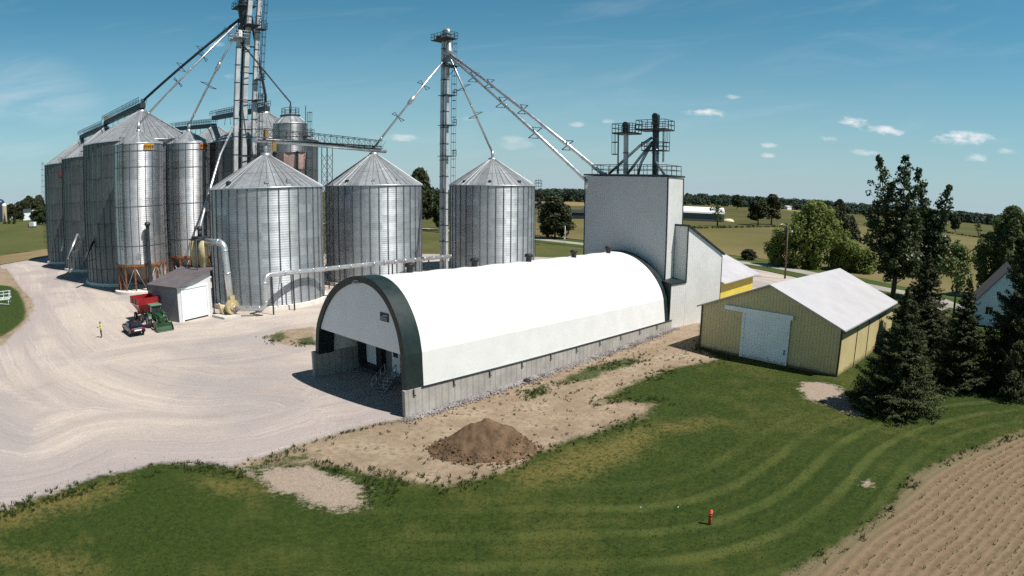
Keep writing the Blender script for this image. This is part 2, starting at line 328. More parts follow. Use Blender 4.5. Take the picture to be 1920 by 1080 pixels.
# mown lawn: mowing passes, dry patches, clover-dark patches
mowd = k.math('ADD', k.attr('mow'), k.math('MULTIPLY', k.math('SUBTRACT', mid, 0.5), 0.5))
strp = k.math('MULTIPLY', k.ramp(k.math('SINE', k.math('MULTIPLY', mowd, 2*math.pi/2.5)), 0.25, 1.0), 1.0)
str2 = k.ramp(k.math('SINE', k.math('ADD', k.math('MULTIPLY', mowd, 2*math.pi/1.25), 2.2)), 0.2, 0.95)
cx_ = k.sep(c)[0]
near = k.math('MULTIPLY', k.ramp(k.math('ABSOLUTE', k.attr('mow')), 1.0, 10.0, 1.0, 0.0), k.math('MULTIPLY', k.ramp(cx_, -9.0, 4.0), k.math('MULTIPLY', k.ramp(mid, 0.3, 0.6, 0.3, 1.0), k.ramp(k.noise(c, 0.16, 3, 0.5), 0.35, 0.6, 0.55, 1.0))))
lawn = k.mix(k.ramp(sm, 0.3, 0.7), (0.0175, 0.0325, 0.0046), (0.043, 0.063, 0.0092)); lawn = k.mix(k.ramp(mid, 0.4, 0.65, 0.0, 0.55), lawn, (0.025, 0.049, 0.0075)); lawn = k.mix(k.ramp(sm2, 0.5, 0.68, 0.0, 0.5), lawn, (0.056, 0.084, 0.015))
lawn = k.mix(k.math('MULTIPLY', k.math('MULTIPLY', near, strp), 0.82), lawn, (0.086, 0.105, 0.026))
lawn = k.mix(k.math('MULTIPLY', k.math('MULTIPLY', near, str2), 0.62), lawn, (0.017, 0.036, 0.0058))
dry = k.math('MULTIPLY', k.ramp(k.math('ADD', k.math('MULTIPLY', big, 0.5), k.math('MULTIPLY', mid, 0.5)), 0.46, 0.6), k.ramp(sm, 0.3, 0.7, 0.25, 1.0))
lawn = k.mix(k.math('MULTIPLY', dry, 0.7), lawn, (0.104, 0.097, 0.023))
lawn = k.mix(k.math('MULTIPLY', mask('ye', 1.2, 1.1), k.ramp(sm, 0.3, 0.55)), lawn, (0.145, 0.12, 0.037))
lawn = k.mix(k.math('MULTIPLY', k.ramp(fine, 0.42, 0.72), 0.5), lawn, (0.016, 0.034, 0.006))
lawn = k.mix(k.math('MULTIPLY', k.ramp(tiny, 0.5, 0.8), 0.35), lawn, (0.10, 0.125, 0.036))
col = k.mix(mask('lw', 1.2, 1.0), past, lawn)
# dirt and gravel
dirt = k.mix(k.ramp(mid, 0.35, 0.7), (0.255, 0.19, 0.13), (0.37, 0.295, 0.21)); dirt = k.mix(k.ramp(sm, 0.42, 0.7), dirt, (0.195, 0.145, 0.102)); dirt = k.mix(k.ramp(sm2, 0.55, 0.72, 0.0, 0.6), dirt, (0.42, 0.345, 0.255))
dirt = k.mix(k.math('MULTIPLY', k.ramp(fine, 0.5, 0.75), 0.45), dirt, (0.13, 0.095, 0.06))
dirt = k.mix(k.ramp(k.math('ADD', k.math('MULTIPLY', sm, 0.5), k.math('MULTIPLY', mid, 0.5)), 0.57, 0.66, 0.0, 0.75), dirt, (0.085, 0.09, 0.03))
trdw = k.math('ADD', k.attr('trd'), k.math('MULTIPLY', mid, 1.6))
trn = k.noise(k.comb(k.math('MULTIPLY', trdw, 1.1), k.math('MULTIPLY', k.attr('trs'), 0.035), 0.0), 1.0, 6, 0.7, 0.4)
tr2 = k.noise(k.comb(k.math('MULTIPLY', k.attr('trd'), 0.32), k.math('MULTIPLY', k.attr('trs'), 0.02), 3.0), 1.0, 3, 0.5)
grav = k.mix(k.ramp(tr2, 0.35, 0.65), (0.385, 0.335, 0.31), (0.48, 0.415, 0.36)); grav = k.mix(k.math('MULTIPLY', k.ramp(trn, 0.46, 0.8), k.ramp(mid, 0.3, 0.7, 0.1, 0.75)), grav, (0.54, 0.485, 0.43))
grav = k.mix(k.math('MULTIPLY', k.ramp(trn, 0.45, 0.28, 0.0, 0.6), k.ramp(mid, 0.65, 0.35)), grav, (0.30, 0.24, 0.20)); grav = k.mix(k.ramp(big, 0.48, 0.62, 0.0, 0.7), grav, (0.30, 0.27, 0.272))
grav = k.mix(k.ramp(mid, 0.55, 0.75, 0.0, 0.6), grav, (0.345, 0.27, 0.205)); grav = k.mix(k.ramp(sm, 0.52, 0.72, 0.0, 0.5), grav, (0.25, 0.215, 0.19)); grav = k.mix(k.ramp(sm2, 0.55, 0.72, 0.0, 0.5), grav, (0.56, 0.5, 0.45))
rutn = k.noise(k.comb(k.math('MULTIPLY', trdw, 4.5), k.math('MULTIPLY', k.attr('trs'), 0.05), 5.0), 1.0, 3, 0.7)
grav = k.mix(k.ramp(k.attr('gv'), 10.5, 17.5, 0.75, 0.0), grav, (0.335, 0.288, 0.285))
grav = k.mix(k.math('MULTIPLY', k.ramp(rutn, 0.52, 0.66), k.ramp(tr2, 0.35, 0.6, 0.12, 0.5)), grav, (0.60, 0.535, 0.475))
grav = k.mix(k.math('MULTIPLY', k.ramp(rutn, 0.46, 0.34), k.ramp(tr2, 0.6, 0.4, 0.1, 0.5)), grav, (0.27, 0.225, 0.19))
grav = k.mix(k.math('MULTIPLY', k.ramp(fine, 0.48, 0.75), 0.5), grav, (0.20, 0.175, 0.165))
grav = k.mix(k.math('MULTIPLY', k.ramp(tiny, 0.52, 0.75), 0.4), grav, (0.62, 0.56, 0.5))
col = k.mix(mask('gv', 0.4, 0.55), col, grav); col = k.mix(mask('dt', 0.45, 0.75), col, dirt)
weed = k.mix(k.ramp(sm, 0.4, 0.65), (0.02, 0.042, 0.008), (0.055, 0.075, 0.018))
col = k.mix(k.math('MULTIPLY', mask('wd', 0.4, 0.9), k.ramp(fine, 0.32, 0.5)), col, weed)
ston = k.mix(k.ramp(fine, 0.35, 0.7), (0.235, 0.18, 0.14), (0.37, 0.30, 0.24)); ston = k.mix(k.ramp(tiny, 0.5, 0.7, 0, 0.6), ston, (0.50, 0.43, 0.36)); ston = k.mix(k.ramp(sm, 0.5, 0.72, 0, 0.6), ston, (0.2, 0.155, 0.115))
col = k.mix(mask('pt', 0.35, 1.15, 0.2), col, ston)
# tilled field with furrows
furw = k.math('SINE', k.math('MULTIPLY', k.math('ADD', k.attr('row'), k.math('MULTIPLY', k.math('SUBTRACT', sm, 0.5), 0.10)), 2*math.pi/0.62))
soil = k.mix(k.ramp(furw, -0.7, 0.8), (0.152, 0.105, 0.061), (0.200, 0.143, 0.087)); soil = k.mix(k.ramp(sm, 0.35, 0.7, 0, 0.75), soil, (0.235, 0.172, 0.108)); soil = k.mix(k.ramp(sm2, 0.55, 0.7, 0, 0.5), soil, (0.13, 0.088, 0.05))
soil = k.mix(k.ramp(fine, 0.55, 0.8, 0, 0.6), soil, (0.075, 0.05, 0.03))
col = k.mix(mask('cf', 0.35, 0.45, 0.4), col, soil)
rim = k.math('MULTIPLY', mask('cf', 0.3, 0.5, -0.5), k.math('SUBTRACT', 1.0, mask('cf', 0.3, 0.5, 0.6)))
col = k.mix(k.math('MULTIPLY', rim, 0.7), col, (0.21, 0.16, 0.10))
gt.links.new(col, gb.inputs['Base Color']); gb.inputs['Roughness'].default_value = 0.95; gb.inputs['Specular IOR Level'].default_value = 0.15
hgt = k.math('ADD', k.math('MULTIPLY', fine, 0.6), k.math('ADD', k.math('MULTIPLY', sm, 0.6), k.math('MULTIPLY', tiny, 0.3)))
hgt = k.math('ADD', hgt, k.math('MULTIPLY', k.math('MULTIPLY', furw, mask('cf', 0.3, 0.3)), 0.32))
gt.links.new(k.bump(hgt, 0.75, 0.09), gb.inputs['Normal'])
me.materials.append(gm)
def sheet(name, pts, z, m):
    mb = MB(); mb.add([(p[0], p[1], z) for p in pts], [tuple(range(len(pts)))]); o = mb.build(name, m); tag(o, kind='structure'); return o
def fieldmat(name, a, b, d, sx=0.02, sy=0.02):
    m, nt, bs, _ = newmat(name); q = NT(nt); cc = q.co()
    n1 = q.noise(q.scale(cc, sx, sy, 1), 1.0, 5, 0.6); n2 = q.noise(cc, 0.35, 5, 0.7); n3 = q.noise(cc, 0.012, 3, 0.5)
    cl = q.mix(q.ramp(n1, 0.35, 0.65), a, b); cl = q.mix(q.ramp(n2, 0.5, 0.75, 0, 0.6), cl, d); cl = q.mix(q.ramp(n3, 0.45, 0.62, 0, 0.5), cl, tuple(x*0.7 for x in a))
    nt.links.new(cl, bs.inputs['Base Color']); bs.inputs['Roughness'].default_value = 0.95; bs.inputs['Specular IOR Level'].default_value = 0.1
    nt.links.new(q.bump(n2, 0.5, 0.3), bs.inputs['Normal']); return m
mb = MB(); ring = [(9000*math.cos(a), 9000*math.sin(a)+50, -0.12) for a in np.linspace(0, 2*math.pi, 97)[:-1]]
mb.add(ring, [tuple(range(96))]); tag(mb.build('ground', fieldmat('pasture', (0.075, 0.078, 0.024), (0.11, 0.097, 0.036), (0.052, 0.062, 0.018), 0.012, 0.03)), kind='structure')
HAYF = [(12.98, 388.25), (53.03, 322.02), (79.08, 270.35), (138.20, 307.23), (239.31, 388.63), (296.30, 363.80), (296.34, 303.75), (279.36, 253.34), (83.57, 74.04), (79.81, 83.74), (77.75, 95.90), (73.75, 107.40), (67.70, 133.45), (62.37, 147.80), (43.18, 168.31), (15.46, 199.75), (7.19, 212.56)]
sheet("hay_field", HAYF, 0.045, fieldmat('hay stubble', (0.125, 0.112, 0.040), (0.18, 0.145, 0.068), (0.088, 0.09, 0.028), 0.014, 0.006))
sheet('green_field', [(-862.61, 789.42), (-738.38, 784.04), (-445.68, 577.56), (-125.03, 161.09), (-160.31, 169.79), (-172.98, 157.20)], 0.045, fieldmat('green crop', (0.075, 0.088, 0.024), (0.1, 0.1, 0.036), (0.052, 0.07, 0.017)))
sheet('dry_field', [(-167.19, 151.87), (-162.22, 171.84), (-137.20, 148.16), (-138.70, 140.39), (-141.86, 128.59)], 0.05, fieldmat('dry grass', (0.2, 0.15, 0.075), (0.24, 0.18, 0.1), (0.14, 0.11, 0.05), 0.1, 0.1))
sheet('far_field', [(96.93, 2935.71), (231.73, 2086.30), (171.62, 1544.49), (58.61, 1773.02)], -0.104, fieldmat('pale crop', (0.22, 0.2, 0.075), (0.25, 0.22, 0.1), (0.16, 0.16, 0.05)))
sheet('tan_field', [(30.40, 850.17), (96.17, 831.69), (72.56, 626.95), (22.86, 638.03)], -0.104, fieldmat('tan stubble', (0.24, 0.18, 0.085), (0.27, 0.2, 0.1), (0.17, 0.14, 0.06)))
sheet('distant_field', [(366.76, 1280.80), (469.04, 1180.70), (440.64, 879.16), (363.79, 725.58), (388.50, 977.69), (300.65, 1049.68)], -0.104, fieldmat('pale stubble', (0.2, 0.17, 0.07), (0.24, 0.2, 0.09), (0.16, 0.14, 0.06)))
def ribbon(name, line, wd, z, m):
    p = [Vector((q[0], q[1])) for q in line]; vs = []; fs = []
    for i in range(len(p)):
        d = (p[min(i+1, len(p)-1)]-p[max(i-1, 0)]).normalized(); nn = Vector((-d.y, d.x))*wd/2
        vs += [(p[i].x+nn.x, p[i].y+nn.y, z), (p[i].x-nn.x, p[i].y-nn.y, z)]
        if i: fs.append((2*i-2, 2*i-1, 2*i+1, 2*i))
    o = MB().add(vs, fs).build(name, m); return tag(o, kind='structure')
ROAD = smooth_line([(-260, 420), (-59.55, 259.06), (-31.22, 237.37), (14.35, 185.17), (39.08, 152.10), (56.50, 133.66), (63.25, 119.23), (68.62, 99.74), (73.56, 90.58), (75.46, 77.60), (110, 62)], 6)
ribbon('road', ROAD, 5.0, 0.062, fieldmat('gravel road', (0.29, 0.27, 0.245), (0.34, 0.31, 0.28), (0.24, 0.215, 0.19), 0.2, 0.2))
ribbon('verge', [p+Vector((0, 0)) for p in ROAD], 16, 0.052, fieldmat('roadside grass', (0.045, 0.07, 0.016), (0.06, 0.085, 0.022), (0.035, 0.058, 0.012), 0.1, 0.1))
ribbon('driveway', smooth_line([(57.06, 71.54), (65.35, 78.38), (73.65, 82.81), (74.65, 76.73)], 5), 2.2, 0.072, fieldmat('drive gravel', (0.25, 0.23, 0.21), (0.3, 0.27, 0.24), (0.21, 0.19, 0.17), 0.2, 0.2))
# ---------------------------------------------------------------- shared paints
M_white = paint('white fabric', (0.70, 0.70, 0.69), 0.55, 0, 0.03, 0.6, 0.05, trans=0.02)
M_endfab = paint('end panel fabric', (0.78, 0.78, 0.80), 0.6, 0, 0.04, 0.5, 0.05, trans=0.02)
M_dgreen = paint('dark green trim', (0.005, 0.017, 0.016), 0.5, 0, 0.15, 1.2)
M_conc = paint('poured concrete', (0.36, 0.34, 0.31), 0.9, 0, 0.16, 0.7, 0.25, ribs=('x', 0.62, 0.35))
M_concp = paint('concrete pad', (0.5, 0.47, 0.43), 0.9, 0, 0.14, 0.8, 0.2)
M_cwhite = paint('bleached concrete', (0.66, 0.62, 0.56), 0.9, 0, 0.1, 0.8, 0.2)
M_black = paint('black rubber', (0.012, 0.012, 0.013), 0.6)
M_dsteel = paint('weathered dark steel', (0.045, 0.055, 0.062), 0.55, 0.5, 0.3, 1.5)
M_steel = paint('galvanised steel', (0.42, 0.44, 0.46), 0.4, 0.7, 0.2, 0.8)
M_bright = paint('bright galvanised tube', (0.62, 0.64, 0.66), 0.32, 0.75, 0.12, 0.8)
M_rust = paint('rusty primer', (0.26, 0.095, 0.03), 0.8, 0.1, 0.4, 1.5)
M_siding = paint('white ribbed siding', (0.62, 0.62, 0.60), 0.5, 0, 0.07, 0.25, 0.1, ribs=('xy', 0.3, 0.22))
M_cream = paint('cream ribbed siding', (0.55, 0.46, 0.235), 0.55, 0, 0.07, 0.3, 0.1, ribs=('xy', 0.34, 0.42), splash=(0.16, 0.115, 0.07))
M_yellow = paint('yellow siding', (0.62, 0.47, 0.06), 0.55, 0, 0.08, 0.3, 0.1, ribs=('xy', 0.34, 0.3))
M_roofw = paint('pale metal roof', (0.47, 0.455, 0.47), 0.5, 0, 0.06, 0.4, 0.08, ribs=('x', 0.45, 0.16))
M_door = paint('white door panel', (0.74, 0.80, 0.83), 0.5, 0, 0.05, 0.5)
M_slide = paint('white sliding door sheet', (0.72, 0.78, 0.81), 0.5, 0, 0.06, 0.5, 0.05, ribs=('xy', 0.34, 0.14), splash=(0.25, 0.2, 0.14))
M_tan = paint('tan enamel', (0.46, 0.37, 0.20), 0.5, 0, 0.18, 1.5)
M_glass = paint('dark glass', (0.02, 0.025, 0.03), 0.08)
# ---------------------------------------------------------------- hoop building
hb = thing('hoop_building', 'long white fabric hoop building with dark green end bands on a concrete wall', 'storage building', S(0, 0), SITE)
L = 38.0
# cross-section (t, height): right foot, fold, over the crown, left foot; at the open end and at the elevator end
NEAR = [(-.26, 1.85), (-.2, 4.35), (.1, 5.75), (.72, 7.05), (1.7, 8.2), (2.95, 8.95), (4.35, 9.25), (5.9, 9.12), (7.4, 8.65), (8.8, 7.92), (10.04, 6.85), (11.1, 5.5), (11.75, 4.2), (12.1, 2.1)]
FAR = [(-.2, .9), (.16, 3.5), (.5, 4.45), (1.1, 5.4), (1.96, 6.38), (3.0, 7.2), (4.2, 7.85), (5.5, 8.25), (6.83, 8.43), (8.3, 8.25), (9.6, 7.6), (10.7, 6.5), (11.6, 4.9), (12.2, 1.5)]
def refine(p):
    q = [Vector(x) for x in p]; out = [q[0]]
    for i in range(1, len(q)-1):
        p0, p1, p2, p3 = q[i-1] if i > 1 else q[i]*2-q[i+1], q[i], q[i+1], q[min(i+2, len(q)-1)]
        for j in range(4):
            t = j/4; out.append(0.5*((2*p1)+(p2-p0)*t+(2*p0-5*p1+4*p2-p3)*t*t+(3*p1-p0-3*p2+p3)*t**3))
    return out+[q[-1]]
NEAR, FAR = refine(NEAR), refine(FAR)
def arch_at(off, s_=0.0):
    """cross-section at station s_, pushed inwards by off"""
    A = [a.lerp(b, max(0, min(1, s_/L))) for a, b in zip(NEAR, FAR)]; out = []
    for i, p in enumerate(A):
        d = (A[min(i+1, len(A)-1)]-A[max(i-1, 0)]).normalized(); out.append((p.x+d.y*off, p.y-d.x*off))
    return out
def zt(s_): return -0.8*s_/L
def loft(mb, sts, mi=0, smooth=True):
    n = len(NEAR)
    for j0, j1 in ((0, 1), (1, n-1)):            # the lower panel stays flat below its fold
        vs = []
        for s_, off in sts: vs += [(s_, a, h) for a, h in arch_at(off, s_)[j0:j1+1]]
        m = j1-j0+1
        mb.add(vs, [(i*m+j, (i+1)*m+j, (i+1)*m+j+1, i*m+j+1) for i in range(len(sts)-1) for j in range(m-1)], mi, smooth)
    return mb
st = []
nb = 10
for i in range(nb*6+1):
    u = i/(nb*6); s_ = 1.52 + u*(36.75-1.52); ph = (u*nb) % 1.0
    st.append((s_, 0.075*math.sin(math.pi*ph)**2))
roof = loft(MB(), st).build('fabric_roof', M_white, hb)
def band(a, b, name, face):
    m = loft(MB(), [(a, -0.05), (b, -0.05)]); n = len(NEAR)
    for s_, flip in ((a, 0), (b, 1)):
        o_ = [(s_, q, h) for q, h in arch_at(-0.05, s_)]; i_ = [(s_, q, h) for q, h in arch_at(0.44, s_)]
        m.add(o_+i_, [((j, j+1, n+j+1, n+j) if flip else (j, n+j, n+j+1, j+1)) for j in range(n-1)])
    loft(m, [(a, 0.44), (b, 0.44)])
    return m.build(name, M_dgreen, hb)
front = band(-0.05, 1.5, 'end_band', True); band(36.77, 38.05, 'end_band', False)
lg = MB()     # small pale maker's mark at the crown of the front band
for i in range(6): lg.box((-0.075, 5.9-i*0.13, 8.72), (0.02, 0.09, 0.1))
lg.add([(-0.075, 5.95, 8.8), (-0.075, 5.5, 8.94), (-0.075, 5.15, 8.94), (-0.075, 5.15, 8.86), (-0.075, 5.5, 8.86)], [(0, 1, 2, 3, 4)])
lg.build('emblem', paint('pale print', (0.45, 0.45, 0.46), 0.6), front)
pn = MB(); inner = [q for q in arch_at(0.42) if q[1] > 4.3]
pn.prism([(inner[0][0], 4.3)]+inner+[(inner[-1][0], 4.3)], 0.10, 0.16, 'x')
panel = pn.build('end_panel', M_endfab, hb)
sg = MB().box((0.065, 2.12, 6.66), (0.04, 0.98, 0.6)).build('sign_board', M_black, hb)
lt = MB()     # white peak over two lines of lettering too small to read
lt.add([(0.035, 2.5, 6.64), (0.035, 2.2, 6.80), (0.035, 1.75, 6.84), (0.035, 1.75, 6.77), (0.035, 2.2, 6.72)], [(0, 1, 2, 3, 4)])
for r_, zz, n_ in ((0, 6.6, 8), (1, 6.47, 9)):
    for i in range(n_): lt.box((0.04, 2.48-i*0.74/n_, zz), (0.02, 0.74/n_*0.62, 0.08))
lt.build('lettering', paint('pale print', (0.45, 0.45, 0.46)), sg)
for t0, t1, nm in ((-0.42, -0.12, 'side_wall'), (12.12, 12.42, 'side_wall')):
    wl = MB(); h1, h2 = (1.9, .97) if t0 < 0 else (2.2, 1.5)
    vs = [(s_, t, z) for s_ in (-0.3, L) for t in (t0, t1) for z in (-0.3, (h1 if s_ < 1 else h2))]
    wl.add(vs, [(0, 2, 3, 1), (4, 5, 7, 6), (0, 1, 5, 4), (2, 6, 7, 3), (1, 3, 7, 5), (0, 4, 6, 2)]); wl.build(nm, M_conc, hb)
rl = MB(); rl.tube((1.2, -0.46, 1.9), (L, -0.46, 1.0), 0.06, 6); rl.build('base_rail', M_dsteel, hb)
for i in range(10):
    s_ = 0.45+i*3.77; z_ = 1.9-0.93*s_/L
    cl = MB().path([(s_, -0.5, z_+.05), (s_, -0.5, z_-0.42), (s_+0.16, -0.5, z_-0.46)], 0.045, 6); cl.build('strap_bracket', M_dsteel, hb)
for s_ in (4.76, 12.1, 19.6, 27.2, 34.7):
    a_ = arch_at(0, s_); tp = min(a_, key=lambda q: abs(q[0]-(5.0+1.5*s_/L)))
    vt = MB(); vt.lathe([(0.26, -0.15), (0.26, 0.4), (0.4, 0.44), (0.4, 0.66), (0.3, 0.74), (0.001, 0.75)], 16, (s_, tp[0], tp[1])); vt.build('roof_vent', M_black, hb)
# loading bay inside
MB().box((4.6, 6, 1.05), (0.25, 12.0, 2.3)).build('bay_wall', paint('stained concrete', (0.2, 0.19, 0.17), 0.9, 0, 0.2), hb)
up_ = MB(); iw = [q for q in arch_at(0.15, 4.6) if q[1] > 2.25]; up_.prism([(iw[0][0], 2.22)]+iw+[(iw[-1][0], 2.22)], 4.55, 4.62, 'x'); up_.build('bay_upper_wall', M_siding, hb)
d_ = MB().box((4.42, 9.95, 2.2), (0.1, 1.95, 2.9)).build('dock_door', M_door, hb)
for tc, nm in ((11.35, 'dock_seal'), (8.6, 'dock_seal')): MB().box((4.25, tc, 2.2), (0.5, 0.75, 3.3)).build(nm, M_black, d_)
MB().box((4.1, 9.95, 0.55), (0.55, 2.6, 0.35)).build('dock_leveller', M_black, d_)
d_ = MB().box((4.42, 6.7, 1.85), (0.1, 1.05, 2.3)).build('side_door', M_door, hb); MB().box((4.36, 6.7, 2.35), (0.05, 0.6, 0.7)).build('door_window', M_black, d_)
stp = MB(); stp.box((3.85, 6.6, 0.66), (0.9, 1.5, 0.06))
dv = Vector((-2.1, -1.1, -0.66)); sdv_ = Vector((0.46, -0.88, 0))*0.5; p0 = Vector((3.5, 6.3, 0.66))
for i in range(5): stp.box(p0+dv*(i+.5)/5, (0.3, 1.0, 0.05), math.atan2(-1.1, -2.1))
for sg_ in (-1, 1):
    b_ = p0+sdv_*sg_; stp.tube(b_, b_+dv, 0.06, 6); stp.tube(b_+Vector((0, 0, 1)), b_+dv+Vector((0, 0, 1)), 0.035, 6); stp.tube(b_+Vector((0, 0, .5)), b_+dv+Vector((0, 0, .5)), 0.03, 6)
    for i in range(4): stp.tube(b_+dv*i/3, b_+dv*i/3+Vector((0, 0, 1)), 0.035, 6)
stp.build('stairs', M_steel, hb)
# ---------------------------------------------------------------- elevator building with its annex
eb = thing('elevator_building', 'tall windowless white grain elevator building with a stepped annex and dark trim', 'grain elevator', S(38.35, 0), SITE)
TW = MB(); x0, x1, y0, y1, hh = 0.0, 4.0, 0.95, 12.6, 17.35
TW.box(((x0+x1)/2, (y0+y1)/2, hh/2-0.1), (x1-x0, y1-y0, hh+0.2)); TW.build('tower_wall', M_siding, eb)
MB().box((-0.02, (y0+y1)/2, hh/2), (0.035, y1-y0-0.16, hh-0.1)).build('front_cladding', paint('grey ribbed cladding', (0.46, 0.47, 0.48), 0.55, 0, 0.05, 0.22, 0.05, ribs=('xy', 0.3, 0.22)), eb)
MB().box((6.4, 11.6, 6.4), (4.6, 3.0, 12.9)).build('rear_block', paint('slate cladding', (0.12, 0.125, 0.14), 0.6), eb)
RT = MB(); RT.box(((x0+x1)/2, (y0+y1)/2, hh+0.16), (x1-x0+0.3, y1-y0+0.3, 0.2)); RT.build('roof_cap', M_dsteel, eb)
for px, py in ((x0, y0), (x0, y1), (x1, y0)): MB().box((px, py, hh/2), (0.14, 0.14, hh-0.1)).build('corner_trim', M_dsteel, eb)
yr = lambda x: -0.3-0.19*(x+0.65)          # the annex stands a little askew to the tower
XE, HE = 9.4, 8.2
def skew(mb, x0, x1, yb, z0, z00, z01, pr=0.0):
    vs = [(x, y, z) for x, zt_ in ((x0, z00), (x1, z01)) for y in (yr(x)-pr, yb) for z in (z0, zt_)]
    return mb.add(vs, [(0, 4, 5, 1), (2, 3, 7, 6), (0, 1, 3, 2), (4, 6, 7, 5), (1, 5, 7, 3), (0, 2, 6, 4)])
AX = MB(); skew(AX, 2.1, XE, 0.9, -0.3, 11.7, HE); AX.box(((4.1+XE)/2, 4.4, 3.9), (XE-4.12, 6.9, 8.4)); AX.build('annex_wall', M_siding, eb)
AR = MB(); xe = XE+.35; he_ = HE-.1
AR.add([(2.0, yr(2.0)-.25, 11.94), (xe, yr(xe)-.25, he_+.1), (xe, 8.2, he_+.1), (2.0, 1.0, 11.94), (2.0, yr(2.0)-.25, 11.74), (xe, yr(xe)-.25, he_-.08), (xe, 8.2, he_-.08), (2.0, 1.0, 11.74)],
       [(0, 1, 2, 3), (7, 6, 5, 4), (0, 4, 5, 1), (1, 5, 6, 2), (2, 6, 7, 3), (3, 7, 4, 0)]); AR.build('annex_roof', M_dsteel, eb)
MB().box((2.08, yr(2.08), 8.5), (0.14, 0.12, 6.3)).build('annex_trim', M_dsteel, eb); MB().box((XE+.02, yr(XE), 3.9), (0.1, 0.1, 8.1)).build('annex_trim', M_dsteel, eb)
LW = MB(); skew(LW, -0.65, 2.08, 0.93, -0.3, 5.1, 5.15); LW.build('lean_to_wall', M_siding, eb)
LR = MB(); LR.add([(-0.75, yr(-.75)-.12, 5.25), (2.06, yr(2.08)-.12, 5.3), (2.06, 0.9, 5.6), (-0.75, 0.9, 5.5), (-0.75, yr(-.75)-.12, 5.1), (2.06, yr(2.08)-.12, 5.15), (2.06, 0.9, 5.45), (-0.75, 0.9, 5.35)],
                  [(0, 1, 2, 3), (7, 6, 5, 4), (0, 4, 5, 1), (1, 5, 6, 2), (2, 6, 7, 3), (3, 7, 4, 0)]); LR.box((-0.68, 0.3, 2.5), (0.06, 1.2, 5.2)); LR.build('lean_to_roof', M_dgreen, eb)
def railing(mb, pts, h=1.1, sp=1.6, r=0.035, mid=True, closed=False):
    pts = [Vector(p) for p in pts]
    if closed: pts = pts+[pts[0]]
    for a, b in zip(pts[:-1], pts[1:]):
        l = (b-a).length; n = max(1, round(l/sp))
        for i in range(n+1): p = a.lerp(b, i/n); mb.tube(p, p+Vector((0, 0, h)), r, 5, caps=False)
        for z in ((h, h*0.52) if mid else (h,)): mb.tube(a+Vector((0, 0, z)), b+Vector((0, 0, z)), r, 5, caps=False)
    return mb
rr = MB(); zr = hh+0.26
railing(rr, [(0.15, 11.7, zr), (0.15, 1.2, zr), (3.85, 1.2, zr), (3.85, 11.7, zr)], 1.15, 1.4, 0.04, closed=True); rr.build('roof_railing', M_dsteel, eb)
gm_ = thing('gas_meter_set', 'black gas meter pipes against the foot of the white annex wall', 'gas meter', S(45.4, -2.0), SITE)
g = MB(); g.path([(0, 0, 0), (0, 0, 1.5)], 0.07, 8); g.path([(0.9, 0, 0), (0.9, 0, 1.1), (0, 0, 1.1)], 0.06, 8); g.path([(1.9, 0, 0), (1.9, 0, 2.2)], 0.06, 8); g.path([(0.9, 0, 0.5), (2.6, 0, 0.5), (2.6, 0, 1.2)], 0.06, 8); g.tube((0.9, 0, 1.15), (1.9, 0, 1.15), 0.06)
g.build('pipework', M_black, gm_); MB().lathe([(0.001, 0), (0.28, 0), (0.32, 0.2), (0.28, 0.5), (0.001, 0.55)], 12, (1.4, 0.0, 0.95)).build('meter', M_dsteel, gm_)
# ---------------------------------------------------------------- low yellow building behind the annex
yb = thing('yellow_shed', 'low yellow building with a pale metal roof behind the elevator annex', 'building', S(58, 2.2), SITE)
w_ = MB(); w_.prism([(0, -0.2), (15, -0.2), (15, 3.1), (7.5, 6.2), (0, 3.1)], 0.3, 14.5, 'x'); w_.build('wall', M_yellow, yb)
# wall runs the other way: gables face along s
rf = MB()
for sgn in (0, 1):
    a, b = ((-0.9, 2.95), (7.5, 6.42)) if sgn == 0 else ((15.9, 2.95), (7.5, 6.42))
    vs = [(-0.2, a[0], a[1]), (15.3, a[0], a[1]), (15.3, b[0], b[1]), (-0.2, b[0], b[1])]; vs += [(x, y, z-0.12) for x, y, z in vs]
    rf.add(vs, [(0, 1, 2, 3) if sgn == 0 else (3, 2, 1, 0), (0, 4, 5, 1), (1, 5, 6, 2), (3, 7, 4, 0), (7, 6, 5, 4)])
rf.build('roof', M_roofw, yb)
# ---------------------------------------------------------------- cream barn
b0 = Vector((29.14, 47.79)); b1 = Vector((19.2, 59.05)); BW = (b1-b0).length; bw = (b1-b0).normalized(); BR = math.atan2(bw.y, bw.x)
barn = thing('machinery_barn', 'cream ribbed barn with a pale roof and a white sliding door', 'barn', (b0.x, b0.y, 0), BR)
BL = 20.5; he, hp = 4.5, 7.45
# local x along the front wall (towards the left corner), local -y runs back from the front
wl = MB(); wl.prism([(0, -0.3), (BW, -0.3), (BW, he), (BW/2, hp-0.12), (0, he)], -BL, 0, 'y'); wl.build('wall', M_cream, barn)
rf = MB()
for a, b in (((-0.45, he-0.12), (BW/2, hp+0.06)), ((BW+0.45, he-0.12), (BW/2, hp+0.06))):
    vs = [(a[0], 0.4, a[1]), (b[0], 0.4, b[1]), (b[0], -BL-0.4, b[1]), (a[0], -BL-0.4, a[1])]; vs += [(x, y, z-0.14) for x, y, z in vs]
    fl = a[0] < 1
    rf.add(vs, [(0, 1, 2, 3) if not fl else (3, 2, 1, 0), (0, 4, 5, 1), (1, 5, 6, 2), (2, 6, 7, 3), (3, 7, 4, 0), (7, 6, 5, 4)])
rf.build('roof', paint('pale barn roof', (0.45, 0.438, 0.45), 0.5, 0, 0.02, 0.4, 0.08, ribs=('y', 0.45, 0.16)), barn)
